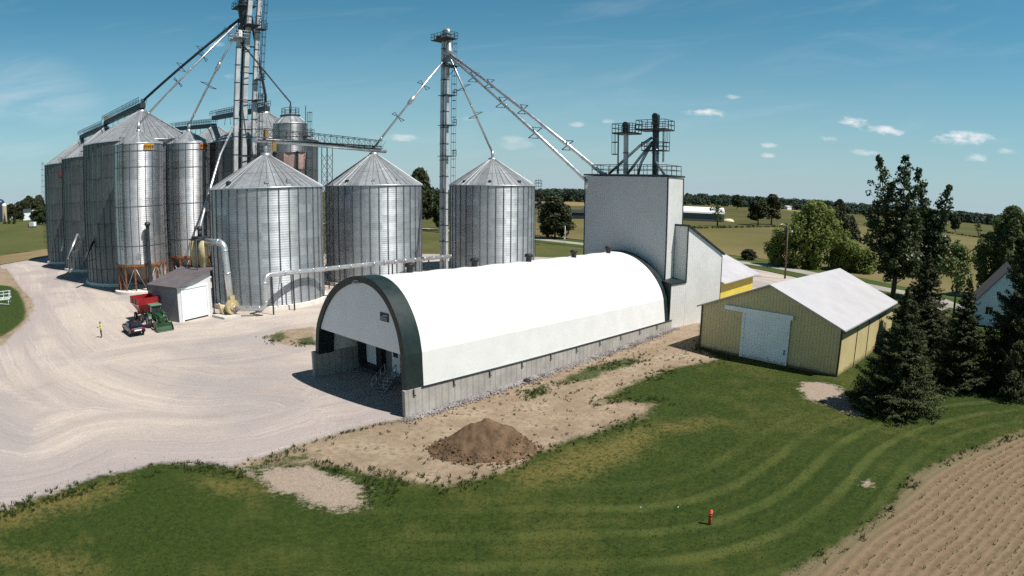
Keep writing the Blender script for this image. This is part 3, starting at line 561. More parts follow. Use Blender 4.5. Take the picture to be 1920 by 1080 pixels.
dr = MB(); dr.box((7.62, 0.09, 2.3), (4.95, 0.1, 4.5)); door = dr.build('sliding_door', M_slide, barn); MB().box((5.5, 0.17, 1.3), (0.09, 0.07, 0.5)).build('handle', M_dsteel, door)
for x_ in (5.2, 10.05): MB().box((x_, 0.16, 2.3), (0.1, 0.05, 4.4)).build('door_edge', M_door, door)
MB().box((BW/2, 0.03, 0.08), (BW, 0.05, 0.22)).build('skirt_board', paint('weathered board', (0.11, 0.09, 0.07), 0.9), barn)
MB().box((10.2, 0.1, 2.3), (0.16, 0.16, 4.5)).build('door_post', M_door, barn)
MB().box((8.6, 0.16, 4.68), (7.4, 0.2, 0.42)).build('door_track', M_door, barn)
for x_ in (0, BW): MB().box((x_, 0, 2.1), (0.15, 0.15, 4.6)).build('corner_trim', paint('brown trim', (0.05, 0.035, 0.02)), barn)
ev = MB(); ev.tube((-0.42, 0.4, he-0.3), (-0.42, -BL-0.4, he-0.3), 0.1, 6); ev.build('gutter', M_dsteel, barn)
for y in (-5.2, -9.5, -14): MB().box((-0.03, y, 2.1), (0.06, 0.08, 4.3)).build('wall_batten', paint('brown trim', (0.05, 0.035, 0.02)), barn)
# ---------------------------------------------------------------- house among the trees
hs = thing('farmhouse', 'pale blue-white gabled house half hidden behind spruces', 'house', S(69.4, -34.6), SITE)
hw = 10.0; w_ = MB(); w_.prism([(0, -0.3), (-hw, -0.3), (-hw, 3.3), (-hw/2, 8.4), (0, 3.3)], 0, 11, 'x'); w_.build('wall', paint('pale blue siding', (0.62, 0.70, 0.76), 0.6, 0, 0.05, 0.4), hs)
rf = MB()
for a in (0.4, -hw-0.4):
    vs = [(-0.3, a, 2.95), (11.3, a, 2.95), (11.3, -hw/2, 8.62), (-0.3, -hw/2, 8.62)]; vs += [(x, y, z-0.14) for x, y, z in vs]
    rf.add(vs, [(0, 1, 2, 3), (0, 4, 5, 1), (1, 5, 6, 2), (3, 7, 4, 0), (7, 6, 5, 4)])
rf.build('roof', paint('dark shingles', (0.05, 0.05, 0.055), 0.9), hs)
wn = MB().box((-0.04, -2.3, 2.2), (0.06, 1.15, 1.1)).build('window', M_glass, hs)
wf = MB(); wf.box((-0.08, -2.3, 2.79), (0.1, 1.35, 0.1)).box((-0.08, -2.3, 1.61), (0.1, 1.35, 0.1)).box((-0.08, -1.7, 2.2), (0.1, 0.1, 1.1)).box((-0.08, -2.9, 2.2), (0.1, 0.1, 1.1)).box((-0.08, -2.3, 2.2), (0.07, 0.06, 1.1)); wf.build('frame', M_door, wn)
# ---------------------------------------------------------------- white control shed
SR = math.atan2(0.375*-1, 0.927)      # local x = direction the garage front faces
sh = thing('control_shed', 'small white shed with a white roller door and sloping grey-brown roof', 'shed', (-40.97, 66.87, 0), SR)
# local: x out of the front (front plane x=0), y towards the right-hand front corner
SW, SD, hl, hr = 5.65, 5.6, 4.5, 6.0
w_ = MB(); w_.prism([(0, -0.2), (SW, -0.2), (SW, hr), (0, hl)], -SD, 0, 'x'); w_.build('wall', paint('white lap siding', (0.60, 0.60, 0.60), 0.55, 0, 0.05, 0.5), sh)
rf = MB(); vs = [(0.55, -0.55, hl-0.02), (0.55, SW+0.5, hr+0.26), (-SD-0.5, SW+0.5, hr+0.26), (-SD-0.5, -0.55, hl-0.02)]; vs += [(x, y, z-0.2) for x, y, z in vs]
rf.add(vs, [(0, 1, 2, 3), (0, 4, 5, 1), (1, 5, 6, 2), (2, 6, 7, 3), (3, 7, 4, 0), (7, 6, 5, 4)]); rf.build('roof', paint('grey brown ribbed roof', (0.125, 0.108, 0.116), 0.6, 0, 0.12, 0.8, 0.2, ribs=('x', 0.4, 0.45)), sh)
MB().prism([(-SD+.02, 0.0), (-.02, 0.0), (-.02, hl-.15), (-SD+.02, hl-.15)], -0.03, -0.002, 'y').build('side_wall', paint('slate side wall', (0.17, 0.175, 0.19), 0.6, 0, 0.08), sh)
fr = MB(); fr.box((0.06, 0.62, 2.0), (0.12, 0.26, 4.0)).box((0.06, 4.93, 2.0), (0.12, 0.26, 4.0)).box((0.06, 2.78, 4.12), (0.12, 4.6, 0.26)); fr.build('door_frame', M_door, sh)
dr = MB(); dr.box((0.02, 2.78, 2.05), (0.06, 4.0, 3.75)); dr.build('roller_door', paint('white enamel door', (0.8, 0.8, 0.8), 0.5, 0, 0.02), sh)
MB().box((0.03, 2.78, 0.1), (0.08, 4.0, 0.14)).build('door_seal', M_black, sh)
# ---------------------------------------------------------------- steel bins
G_wide = galv('wide bin sheeting', 0.50, 20, 1.15, 0.14, 0.78, 0.56, (0.94, 1.0, 1.05))
G_old = galv('old bin sheeting', 0.22, 26, 4.1, 0.55, 0.75, 0.52, (0.95, 1.0, 1.05), zoff=1.0)
G_tall = galv('smooth bin sheeting', 0.66, 12, 3.1, 0.14, 0.93, 0.5, (1.0, 1.0, 1.02))
G_small = galv('grey bin sheeting', 0.38, 10, 1.3, 0.3, 0.8, 0.46)
M_stiff = paint('wall stiffener', (0.14, 0.155, 0.165), 0.5, 0.6, 0.2, 0.8)  # darker than the sheeting: the stiffeners' shaded side is put into their colour
def roofmat(name, base, rough, metal):
    m, nt, b, out = newmat(name); k = NT(nt); c = k.co(); x, y, z = k.sep(c)
    a = k.math('MULTIPLY', k.math('ARCTAN2', y, x), 40/(2*math.pi)); n = k.noise(c, 1.2, 5, 0.6)
    wn = k.n('TexWhiteNoise', {'Vector': k.comb(k.math('FLOOR', a), 0.0, 0.0)}, noise_dimensions='3D').outputs['Value']
    f = k.math('ADD', k.math('MULTIPLY', wn, 0.35), k.math('MULTIPLY', n, 0.65))
    nt.links.new(k.mix(k.ramp(f, 0.25, 0.75), tuple(base*q for q in (0.70, 0.75, 0.79)), tuple(base*q for q in (1.06, 1.12, 1.17))), b.inputs['Base Color'])
    b.inputs['Metallic'].default_value = metal; nt.links.new(k.math('ADD', k.math('MULTIPLY', n, 0.2), rough-0.1), b.inputs['Roughness'])
    return m
M_roof = roofmat('bin roof sheeting', 0.46, 0.45, 0.6)
M_rib = paint('roof rib', (0.20, 0.21, 0.22), 0.45, 0.5, 0.1, 1)  # dark tone paints in the shadow sides of the ribs
def ladder(mb, p, z0, z1, out, w=0.45, cage=True, r=0.035, mi=0):
    """caged ladder climbing at p, facing the horizontal direction out"""
    o = Vector((out[0], out[1], 0)).normalized(); sd = Vector((-o.y, o.x, 0)); p = Vector((p[0], p[1], 0))
    for q in (-w/2, w/2): mb.tube(p+sd*q+Vector((0, 0, z0)), p+sd*q+Vector((0, 0, z1)), r, 5, mi, caps=False)
    z = z0+0.3
    while z < z1: mb.tube(p-sd*w/2+Vector((0, 0, z)), p+sd*w/2+Vector((0, 0, z)), r*0.7, 4, mi, caps=False); z += 0.6
    if cage:
        z = z0+2.4
        while z < z1+0.1:
            pts = [p+sd*(0.42*math.cos(a))+o*(0.1+0.7*math.sin(a))+Vector((0, 0, z)) for a in np.linspace(0, math.pi, 7)]
            mb.path(pts, r, 4, mi, caps=False); z += 1.5
        for a in (0.5, math.pi/2, math.pi-0.5):
            q = p+sd*(0.42*math.cos(a))+o*(0.1+0.7*math.sin(a)); mb.tube(q+Vector((0, 0, z0+2.4)), q+Vector((0, 0, z1+0.1)), r*0.7, 4, mi, caps=False)
def grain_bin(name, label, cat, loc, R, he, hp, nst, nrib, wallm, group, z0=0.0, pad=True, rot=0.0, capr=0.75, ribr=0.05, stiff=0.075, bands=None, rings=(), over=0.18):
    t = thing(name, label, cat, (loc[0], loc[1], 0), rot, group)
    w_ = MB(); w_.lathe([(R, z0), (R, he)], 96)
    for i in range(nst):
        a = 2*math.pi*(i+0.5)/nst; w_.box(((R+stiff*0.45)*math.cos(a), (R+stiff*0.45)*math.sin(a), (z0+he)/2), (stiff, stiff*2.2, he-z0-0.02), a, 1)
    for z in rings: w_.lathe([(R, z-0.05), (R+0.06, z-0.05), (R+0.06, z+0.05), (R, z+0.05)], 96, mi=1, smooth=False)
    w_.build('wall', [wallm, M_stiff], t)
    r_ = MB(); n = nrib*2; r_.lathe([(R+over, he-0.12), (R+over, he+0.0), (R+over-0.06, he+0.03), (capr, hp)], 96, smooth=True)
    sl = math.atan2(hp-he, R-capr)
    for i in range(nrib):
        a = 2*math.pi*i/nrib; p0 = Vector(((R+over)*math.cos(a), (R+over)*math.sin(a), he+0.02)); p1 = Vector((capr*math.cos(a), capr*math.sin(a), hp+0.02))
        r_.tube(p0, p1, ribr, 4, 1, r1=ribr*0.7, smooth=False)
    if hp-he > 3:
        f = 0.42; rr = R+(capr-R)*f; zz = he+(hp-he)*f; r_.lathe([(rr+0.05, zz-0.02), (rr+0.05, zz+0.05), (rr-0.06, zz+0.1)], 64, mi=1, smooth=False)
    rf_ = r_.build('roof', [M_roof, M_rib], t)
    c_ = MB().lathe([(capr+0.05, hp-0.08), (capr+0.05, hp+0.25), (capr*0.7, hp+0.42), (0.001, hp+0.45)], 24); c_.build('roof_cap', M_steel, rf_)
    if pad: MB().lathe([(R+0.45, -0.3), (R+0.45, 0.55), (R+0.02, 0.6)], 64, smooth=False).build('foundation', M_cwhite, t)
    return t
def roof_vent(t, R, he, hp, capr, ang, dark=False, sz=0.5):
    f = 0.10; rr = R+(capr-R)*f; zz = he+(hp-he)*f; m = MB()
    a = ang; m.box((rr*math.cos(a), rr*math.sin(a), zz+sz*0.4), (sz*1.1, sz*1.2, sz), a, 0, None, 0.75)
    return m.build('roof_vent', M_dsteel if dark else M_steel, t)
PI = math.pi
cI, cJ, cK = S(13.41, 49.56), S(35.86, 54.36), S(61.08, 50.71)
WB = 'wide storage bins behind the hoop building'
tI = grain_bin('grain_bin', 'wide corrugated grain bin beside the shed, nearest of the wide bins', 'grain bin', cI, 8.22, 16.2, 20.75, 36, 44, G_wide, WB, z0=0.6)
tJ = grain_bin('grain_bin', 'wide corrugated grain bin between the nearest wide bin and the lone grain leg', 'grain bin', cJ, 8.22, 16.3, 21.5, 36, 44, G_wide, WB, z0=0.6, rot=0.07)
tK = grain_bin('grain_bin', 'wide corrugated grain bin to the right of the lone grain leg', 'grain bin', cK, 8.22, 16.3, 21.25, 36, 44, G_wide, WB, z0=0.6, rot=0.03)
for t, base, offs in ((tI, cI, (-0.75, 0.02, 0.42)), (tJ, cJ, (-0.6, 0.0, 0.55)), (tK, cK, (-0.75, -0.06, 0.72))):
    a0 = math.atan2(-base.y, -base.x) - t.rotation_euler.z
    for o_ in offs: roof_vent(t, 8.22, 16.25, 21.2, 0.75, a0+o_, dark=(t is tK or o_ < -0.5), sz=0.5)
# ladders and small side fittings of the wide bins
def side(c, azoff, R): a = math.atan2(-c.y, -c.x)+azoff; return Vector((c.x+R*math.cos(a), c.y+R*math.sin(a), 0)), a
def bin_ladder(t, azoff, R, z0, z1, cage=True):
    a = math.atan2(-t.location.y, -t.location.x)+azoff-t.rotation_euler.z; m = MB(); d = Vector((math.cos(a), math.sin(a), 0))
    ladder(m, d*(R+0.25), z0, z1, d, cage=cage); return m.build('ladder', M_dsteel, t)
bin_ladder(tI, 1.45, 8.22, 2.5, 16.4); lk = bin_ladder(tK, 1.5, 8.22, 2.5, 17.6)
pk = MB(); a = math.atan2(-cK.y, -cK.x)+1.5-tK.rotation_euler.z; d = Vector((math.cos(a), math.sin(a), 0)); sd_ = Vector((-d.y, d.x, 0)); q = d*8.9+Vector((0, 0, 16.2))
pk.box(q, (1.3, 1.6, 0.08), a); railing(pk, [q+d*.65-sd_*.8, q+d*.65+sd_*.8, q-d*.65+sd_*.8, q-d*.65-sd_*.8], 1.1, 0.6, 0.04, closed=True); pk.build('ladder_platform', M_dsteel, tK)
for t, offs in ((tJ, (-0.15, 0.62)), (tI, (0.2,))):
    for o_ in offs:
        a = math.atan2(-t.location.y, -t.location.x)+o_-t.rotation_euler.z; d = Vector((math.cos(a), math.sin(a), 0)); m = MB()
        m.tube(d*8.3+Vector((0, 0, 4.6)), d*9.6+Vector((0, 0, 2.2)), 0.06, 6); m.build('sampling_pipe', M_bright, t)
# the tall back row, largest bins
cC, cB, cA = S(4.96, 91.85), S(3.2, 122.0), S(0.5, 147.2)
TB = 'tall bins in the left row'
tC = grain_bin('grain_bin', 'huge dark streaked grain bin behind the two rusty-legged hopper bins', 'grain bin', cC, 11.8, 26.0, 32.4, 48, 56, G_old, TB, z0=0.6, capr=1.0, ribr=0.06, stiff=0.09)
tB = grain_bin('grain_bin', 'dark streaked grain bin standing second from the left end of the tall row', 'grain bin', cB, 11.2, 25.6, 32.6, 48, 56, G_old, TB, z0=0.6, capr=1.0, ribr=0.06, stiff=0.09, rot=0.4)
tA = grain_bin('grain_bin', 'dark grain bin with a faded red patch at the left end of the tall row', 'grain bin', cA, 10.8, 25.9, 32.2, 48, 56, G_old, TB, z0=0.6, capr=1.0, ribr=0.06, stiff=0.09, rot=0.8)
RR = {tC.name: 11.8, tB.name: 11.2, tA.name: 10.8}
for t, o_ in ((tB, -0.72), (tA, -0.45), (tC, -0.95)):
    a = math.atan2(-t.location.y, -t.location.x)+o_-t.rotation_euler.z; d = Vector((math.cos(a), math.sin(a), 0)); m = MB()
    m.tube(d*RR[t.name]+Vector((0, 0, 8.4)), d*(RR[t.name]+3.6)+Vector((0, 0, 3.4)), 0.28, 10); m.tube(d*RR[t.name]+Vector((0, 0, 5.0)), d*(RR[t.name]+3)+Vector((0, 0, 4.4)), 0.05, 5); m.build('unloading_tube', M_bright if t is not tC else M_dsteel, t)
bin_ladder(tA, -1.5, 10.8, 3, 27); bin_ladder(tB, -1.3, 11.2, 3, 26); bin_ladder(tC, -1.25, 11.8, 3, 27)
a = math.atan2(-cA.y, -cA.x)-0.55-0.8; d = Vector((math.cos(a), math.sin(a), 0)); sd_ = Vector((-d.y, d.x, 0))
rp = MB(); rp.box(d*10.92+Vector((0, 0, 23.2)), (0.06, 1.5, 1.7), a); rp.build('painted_patch', paint('faded red paint', (0.25, 0.035, 0.045), 0.7, 0, 0.3, 1), tA)
bR = 10.15
cF = S(26.0, 77.0); cF2 = S(27.2, 108.4); cF3 = S(25, 135)
BB = 'big bins of the back row'
tF = grain_bin('grain_bin', 'large bin behind the cluster of three tall grain legs', 'grain bin', cF, 10.3, 25.1, 30.6, 30, 48, G_old, BB, z0=0.6, capr=1.0, stiff=0.1, rot=0.2)
tF2 = grain_bin('grain_bin', 'large bin whose cone peeks out behind the right-hand hopper bin', 'grain bin', cF2, 10.15, 25.4, 31.4, 40, 48, G_old, BB, z0=0.6, capr=1.0, rot=0.5)
# hopper bins on rusty legs
def hopper_bin(label, c, R, he, hp, rot):
    t = grain_bin('hopper_bin', label, 'hopper bin', c, R, he, hp, 20, 20, G_tall, 'hopper bins on rusty legs', z0=4.7, pad=False, rot=rot, capr=0.45, ribr=0.035, stiff=0.06, rings=(7.8, 14.2, 20.6, he-1.3), over=0.1)
    MB().lathe([(R-0.05, 4.7), (0.5, 1.3), (0.5, 1.0), (0.001, 1.0)], 40).build('hopper', paint('dull hopper steel', (0.16, 0.15, 0.14), 0.5, 0.5, 0.3, 1), t)
    MB().lathe([(R+0.02, 4.45), (R+0.16, 4.45), (R+0.16, 4.8), (R+0.02, 4.8)], 48, smooth=False).build('ring_beam', M_rust, t)
    n = 14
    for i in range(n):
        a = 2*PI*i/n; l = MB(); l.box((R*math.cos(a), R*math.sin(a), 2.5), (0.2, 0.2, 4.0), a); l.build('leg', M_rust, t)
    br = MB()
    for i in range(0, n):
        a, b = 2*PI*i/n, 2*PI*(i+1)/n
        if i % 2: a, b = b, a
        br.tube((R*math.cos(a), R*math.sin(a), 0.6), (R*math.cos(b), R*math.sin(b), 4.4), 0.05, 5)
    br.build('cross_brace', M_steel, t)
    MB().lathe([(R+0.75, -0.3), (R+0.75, 0.42), (R+0.6, 0.5), (0.001, 0.5)], 48, smooth=False).build('foundation', M_cwhite, t)
    return t
cD, cE = S(0.36, 74.61), S(11.54, 80.3)
tD = hopper_bin('tall shiny hopper bin on rusty legs with a gold-coloured sign, left of the pair', cD, 4.3, 24.5, 26.7, 0.1)
tE = hopper_bin('tall shiny hopper bin on rusty legs with an orange sign, right of the pair', cE, 4.3, 25.0, 27.3, 0.25)
for t, o_, col_ in ((tD, 0.42, (0.55, 0.30, 0.035)), (tE, 0.72, (0.55, 0.2, 0.06))):
    a = math.atan2(-t.location.y, -t.location.x)+o_-t.rotation_euler.z; d = Vector((math.cos(a), math.sin(a), 0)); sd_ = Vector((-d.y, d.x, 0))
    sgn = MB(); z_ = t.location.z
    hh_ = 24.5 if t is tD else 25.0
    vs = [(4.46*math.cos(a+q), 4.46*math.sin(a+q), hh_-zz) for zz in (1.2, 0.2) for q in np.linspace(-0.21, 0.21, 7)]
    sgn.add(vs, [(i, i+1, i+8, i+7) for i in range(6)]); so = sgn.build('sign_plate', paint('sign '+str(col_), col_, 0.5, 0, 0.1), t)
    lt = MB()
    for i in range(5):
        q = -0.16+i*0.08; p = Vector((4.5*math.cos(a+q), 4.5*math.sin(a+q), hh_-0.7)); lt.box(p, (0.02, 0.2, 0.6), a+q)
        if i % 2 == 0: lt.box(p+Vector((0, 0, 0.05)), (0.03, 0.34, 0.12), a+q)
    lt.build('lettering', paint('dark sign print', (0.10, 0.03, 0.012)), so)
    bin_ladder(t, -0.62, 4.3, 5.0, hh_+1.0, cage=True)
    hm = MB(); a2 = a-0.5; d2 = Vector((math.cos(a2), math.sin(a2), 0)); hm.tube(d2*4.3+Vector((0, 0, 6.3)), d2*4.5+Vector((0, 0, 6.3)), 0.42, 16); hm.build('manhole', M_steel, t)
    kn = MB(); kn.tube((0, 0, hp_ := (26.9 if t is tD else 27.5)), (0.0, 0, hp_+0.7), 0.3, 10); kn.build('inlet', M_dsteel, t)
# dark bucket-type feeder standing in front of the left hopper bin
a = math.atan2(-cD.y, -cD.x)+0.25; d = Vector((math.cos(a), math.sin(a), 0)); q = cD+d*5.4
fd = thing('transfer_elevator', 'short dark transfer elevator standing against the left hopper bin', 'grain leg', (q.x, q.y, 0), a)
MB().box((0, 0, 5.8), (0.45, 0.55, 11.0)).build('casing', M_dsteel, fd); MB().ball((0, 0, 11.3), 0.55, 12, 6, (1, 1, 0.8)).build('head', M_dsteel, fd); MB().box((0, 0, 0.5), (0.9, 0.8, 1.0)).build('boot', M_dsteel, fd)
# elevated surge bin on a braced stand
cG = Vector((-36.6, 97.15, 0)); tG = grain_bin('surge_bin', 'small elevated bin with a railed top and pinkish hopper, right of the tall legs', 'hopper bin', cG, 2.81, 26.7, 27.9, 8, 16, G_small, None, z0=21.9, pad=False, capr=1.55, ribr=0.04, stiff=0.05, rings=(24.4,), over=0.08)
MB().lathe([(2.8, 21.9), (2.78, 21.2), (2.55, 19.2), (1.7, 17.6), (0.6, 15.0), (0.001, 15.0)], 8, smooth=False).build('hopper', paint('pink primer', (0.40, 0.27, 0.24), 0.6, 0.1, 0.2, 0.8), tG)
gr = MB(); railing(gr, [(1.5*math.cos(a), 1.5*math.sin(a), 28.15) for a in np.linspace(0, 2*PI, 11)[:-1]], 1.15, 1.2, 0.04, closed=True); gr.lathe([(1.75, 28.05), (1.75, 28.15), (0.01, 28.15)], 20, smooth=False); gr.build('top_railing', M_dsteel, tG)
gs = MB()
for sx in (-1, 1):
    for sy in (-1, 1): gs.box((sx*2.1, sy*2.1, 11.0), (0.3, 0.3, 22))
for z in (8, 13.5, 19, 21.8):
    for sx in (-1, 1): gs.box((sx*2.1, 0, z), (0.2, 4.5, 0.25)); gs.box((0, sx*2.1, z+0.02), (4.5, 0.2, 0.25))
gs.build('stand', M_dsteel, tG)
gl = MB(); ladder(gl, (3.15, -0.3), 14, 28.5, (1, 0)); gl.box((3.4, -0.3, 24.5), (1.4, 1.6, 0.08)); railing(gl, [(2.8, -1.1, 24.5), (4.1, -1.1, 24.5), (4.1, 0.5, 24.5)], 1.1, 0.7, 0.04); gl.box((3.0, -0.9, 26.5), (0.09, 0.09, 6)); gl.build('ladder', M_dsteel, tG)
# ---------------------------------------------------------------- grain legs (bucket elevators)
M_shadecase = paint('leg casing', (0.44, 0.45, 0.46), 0.45, 0.12, 0.15, 1.0)
def platform(mb, c, sx, sy, z, rz=SITE, h=1.15, solid=0.12):
    M = Matrix.Rotation(rz, 3, 'Z'); P = lambda x, y, zz: Vector(c)*1 + M @ Vector((x, y, 0)) + Vector((0, 0, zz))
    c = Vector((c[0], c[1], 0)); mb.box(c+Vector((0, 0, z)), (sx, sy, solid), rz)
    railing(mb, [P(-sx/2, -sy/2, z), P(sx/2, -sy/2, z), P(sx/2, sy/2, z), P(-sx/2, sy/2, z)], h, 0.85, 0.042, closed=True)
def casing(mb, p, w, d, z0, z1, rz, seam=2.9):
    mb.box((p[0], p[1], (z0+z1)/2), (w, d, z1-z0), rz)
    z = z0+seam
    while z < z1: mb.box((p[0], p[1], z), (w+0.14, d+0.14, 0.1), rz, 1); z += seam
def spout(label, p0, p1, r=0.21, braces=(), rz=0, m=None, bend=None, boxat=None, size=1.5):
    """downspout from p0 (top) to p1; braces = fractions along it that carry spreader frames"""
    p0, p1 = Vector(p0), Vector(p1)
    t = thing('grain_spout', label, 'spout', p1, 0, 'downspouts fanning out from the grain legs')
    a = p0-p1; mb = MB(); pts = [Vector((0, 0, 0))]
    if bend: pts.append(Vector((0, 0, bend)))
    pts.append(a); mb.path(pts, r, 10)
    for f in (0.1, 0.5, 0.9):
        q = pts[-2].lerp(a, f); dd = (a-pts[-2]).normalized(); mb.tube(q-dd*0.06, q+dd*0.06, r+0.045, 10)
    mb.build('tube', m or M_bright, t)
    d = (a-pts[-2]).normalized(); sx = d.cross(Vector((0, 0, 1))).normalized(); sy = sx.cross(d)
    for f in braces:
        q = pts[-2].lerp(a, f); b = MB(); arms = []
        for an in (PI/4, 3*PI/4, 5*PI/4, 7*PI/4):
            e = q+size*(math.cos(an)*sx+math.sin(an)*sy); arms.append(e); b.tube(q, e, 0.065, 5)
        b.tube(arms[0], arms[1], 0.045, 4); b.tube(arms[2], arms[3], 0.045, 4)
        b.build('spreader_frame', M_dsteel, t)
    if boxat is not None:
        q = pts[-2].lerp(a, boxat); MB().tube(q-d*0.8, q+d*0.8, 0.36, 8).build('inline_valve', m or M_bright, t)
    MB().tube((0, 0, -0.9), (0, 0, 0.35), r*1.5, 10).build('spout_end', m or M_bright, t)
    return t
# the lone leg between the wide bins
pm = Vector((-12.25, 109.3, 0)); mid = thing('bucket_elevator', 'lone tall grain leg with a domed head between the wide bins', 'grain leg', pm, SITE)
for x, nm in ((-0.45, 'leg_casing'), (0.45, 'leg_casing')):
    mb = MB(); casing(mb, (x*0.2, -x*1.1), 0.5, 0.55, 0.4, 42.3, 0, 2.9); mb.build(nm, [M_shadecase, M_dsteel], mid)
mb = MB(); mb.box((0, 0, 43.6), (0.8, 1.7, 0.9)); mb.ball((0, -0.15, 43.9), 0.95, 16, 8, (0.75, 1.0, 1.0), z0=-0.3); mb.build('head', M_steel, mid)
mb = MB(); mb.tube((0.0, 1.0, 43.5), (0.0, 2.3, 43.5), 0.35, 10); mb.box((0, 1.6, 43.15), (0.7, 1.2, 0.5)); mb.build('drive_motor', M_rust, mid)
mb = MB(); platform(mb, (0, 0.4), 2.6, 4.3, 42.75, 0); mb.build('head_platform', M_dsteel, mid)
mb = MB(); mb.lathe([(0.001, 39.3), (0.55, 39.5), (0.95, 40.0), (0.7, 40.5), (0.3, 42.4)], 20, (0.0, -0.9, 0)); mb.build('distributor', M_steel, mid)
mb = MB(); platform(mb, (0.3, -1.1), 2.2, 2.0, 37.6, 0)
for sx in (-1, 1): mb.tube((0.3+sx*0.8, -1.9, 37.5), (0, -0.5, 35.6), 0.06, 5)
mb.build('rest_platform', M_dsteel, mid)
for z in (26.9, 32.3, 21.4): mb = MB(); mb.box((0.35, -0.6, z), (2.2, 2.0, 0.1)); railing(mb, [(0.9, -1.6, z), (1.45, -1.6, z), (1.45, -0.6, z)], 1.1, 0.8, 0.045); mb.box((-0.4, 0.45, z), (1.4, 0.2, 0.1)); mb.build('rest_platform', M_dsteel, mid)
mb = MB(); ladder(mb, (0.75, -1.0), 2, 42.7, (0.75, -0.67), w=0.42, r=0.045); mb.build('caged_ladder', M_dsteel, mid)
for z in np.arange(3.5, 41, 2.9): MB().box((0, 0, z), (0.2, 1.1, 0.12)).build('tie_bar', M_dsteel, mid)
MB().box((0, 0, 0.6), (1.4, 2.2, 1.2)).build('boot', M_dsteel, mid)
dm = pm+Vector((0.6, -0.45, 39.7))
spout('straight spout from the lone leg down to the middle wide bin', dm, (cJ.x, cJ.y, 22.6), 0.19, (0.32, 0.66), boxat=0.5)
spout('short steep spout from the lone leg down to the wide bin on its right', dm, (cK.x, cK.y, 22.6), 0.2, (0.40, 0.68))
bA = S(38.6, 12.4, 16.6); bB = S(39.3, 10.4, 17.5)
spout('lower of two parallel spouts running from the lone leg to the white elevator building', dm, bA, 0.24, (0.30, 0.53, 0.76), size=1.2)
spout('upper of two parallel spouts running from the lone leg to the white elevator building', dm+Vector((0.3, -0.2, 0.2)), bB, 0.24, (0.18, 0.44, 0.67), size=1.0)
# the cluster of three tall legs
P1 = Vector((-46.8, 97.4, 0)); P2_ = Vector((-46.3, 99.8, 0)); P3 = Vector((-44.7, 100.5, 0))
def leg(label, p, top, wd, ladder_side=None):
    t = thing('bucket_elevator', label, 'grain leg', p, SITE, 'tall grain legs in the left cluster')
    mb = MB(); casing(mb, (0, 0), wd, wd*0.9, 0.4, top, 0, 3.1); mb.build('leg_casing', [M_shadecase, M_dsteel], t)
    MB().box((0, 0, 0.6), (1.6, 1.6, 1.2)).build('boot', M_dsteel, t)
    return t
l1 = leg('shortest of the three clustered legs, topped by a white hood and small platform', P1, 42.4, 0.72)
mb = MB(); platform(mb, (0, 0.3), 2.4, 3.4, 42.3, 0); mb.build('head_platform', M_steel, l1)
mb = MB(); mb.box((0, -0.2, 42.9), (0.6, 0.9, 1.0)); mb.ball((0, -0.2, 43.3), 0.5, 12, 6, (0.7, 1, 1.1), z0=-0.2); mb.build('head', paint('white hood', (0.75, 0.75, 0.73), 0.5), l1)
mb = MB(); mb.tube((0, 0.8, 42.8), (0, 1.7, 42.8), 0.25, 8); mb.build('drive_motor', M_dsteel, l1)
l2 = leg('middle leg of the tall cluster carrying the dark cone-shaped distributor', P2_, 54.5, 0.85)
mb = MB(); casing(mb, (-0.35, 0.7), 0.5, 0.5, 0.4, 54.5, 0, 3.1); mb.build('leg_casing', [M_dsteel, M_dsteel], l2)
mb = MB(); mb.lathe([(0.25, 44.8), (0.6, 45.6), (1.25, 48.4), (1.25, 50.6), (0.5, 52.0), (0.3, 53.0)], 20, (-0.35, 1.35, 0)); mb.build('distributor', M_dsteel, l2)
for a_ in (((-0.4, 1.6), 3.4, 3.6, 48.9), ((0.2, 0.2), 2.6, 5.2, 44.9), ((0, 0), 3, 4, 53.8)): mb = MB(); platform(mb, *a_, 0); mb.build('rest_platform', M_dsteel, l2)
MB().box((0, 0, 55.2), (1.3, 2.4, 1.6)).build('head', M_steel, l2)
mb = MB(); ladder(mb, (0.62, 0.45), 3, 54, (-0.6, 0.8), r=0.04, cage=False); mb.build('caged_ladder', M_dsteel, l2)
l3 = leg('rightmost of the three clustered legs with a caged ladder up its side', P3, 54.5, 0.8)
mb = MB(); ladder(mb, (0.55, -0.75), 3, 54.5, (0.6, -0.8), r=0.045); mb.build('caged_ladder', M_dsteel, l3)
for z in (44.3, 35.2, 31.6, 21.8): mb = MB(); mb.box((0.4, -0.9, z), (1.7, 1.3, 0.1)); railing(mb, [(0.0, -1.5, z), (1.2, -1.5, z), (1.2, -0.3, z)], 1.1, 0.7, 0.045); mb.build('rest_platform', M_dsteel, l3)
MB().box((0, 0, 55.2), (1.2, 2.2, 1.6)).build('head', M_steel, l3)
for z in (21.8, 26.5, 31.6, 36.4, 41.2):
    tb = MB()
    for a_, b_ in ((P1, P2_), (P2_, P3), (P1, P3)): tb.tube(Matrix.Rotation(-SITE, 3, 'Z') @ (a_-P2_)+Vector((0, 0, z)), Matrix.Rotation(-SITE, 3, 'Z') @ (b_-P2_)+Vector((0, 0, z)), 0.09, 5)
    tb.build('tie_frame', M_dsteel, l2)
dh = P2_+Vector((-0.35*E1.x+1.35*E2.x, -0.35*E1.y+1.35*E2.y, 46.6))
spout('dark spout from the clustered legs to the huge bin, outermost on the left', dh+Vector((-.5, 0, .4)), (cC.x+0.3, cC.y, 34.6), 0.27, (0.42, 0.62), m=M_dsteel, size=1.3)
spout('spout from the clustered legs to the left hopper bin', dh+Vector((-.3, 0, .2)), (cD.x, cD.y, 27.9), 0.2, (0.38, 0.62, 0.86), size=1.4)
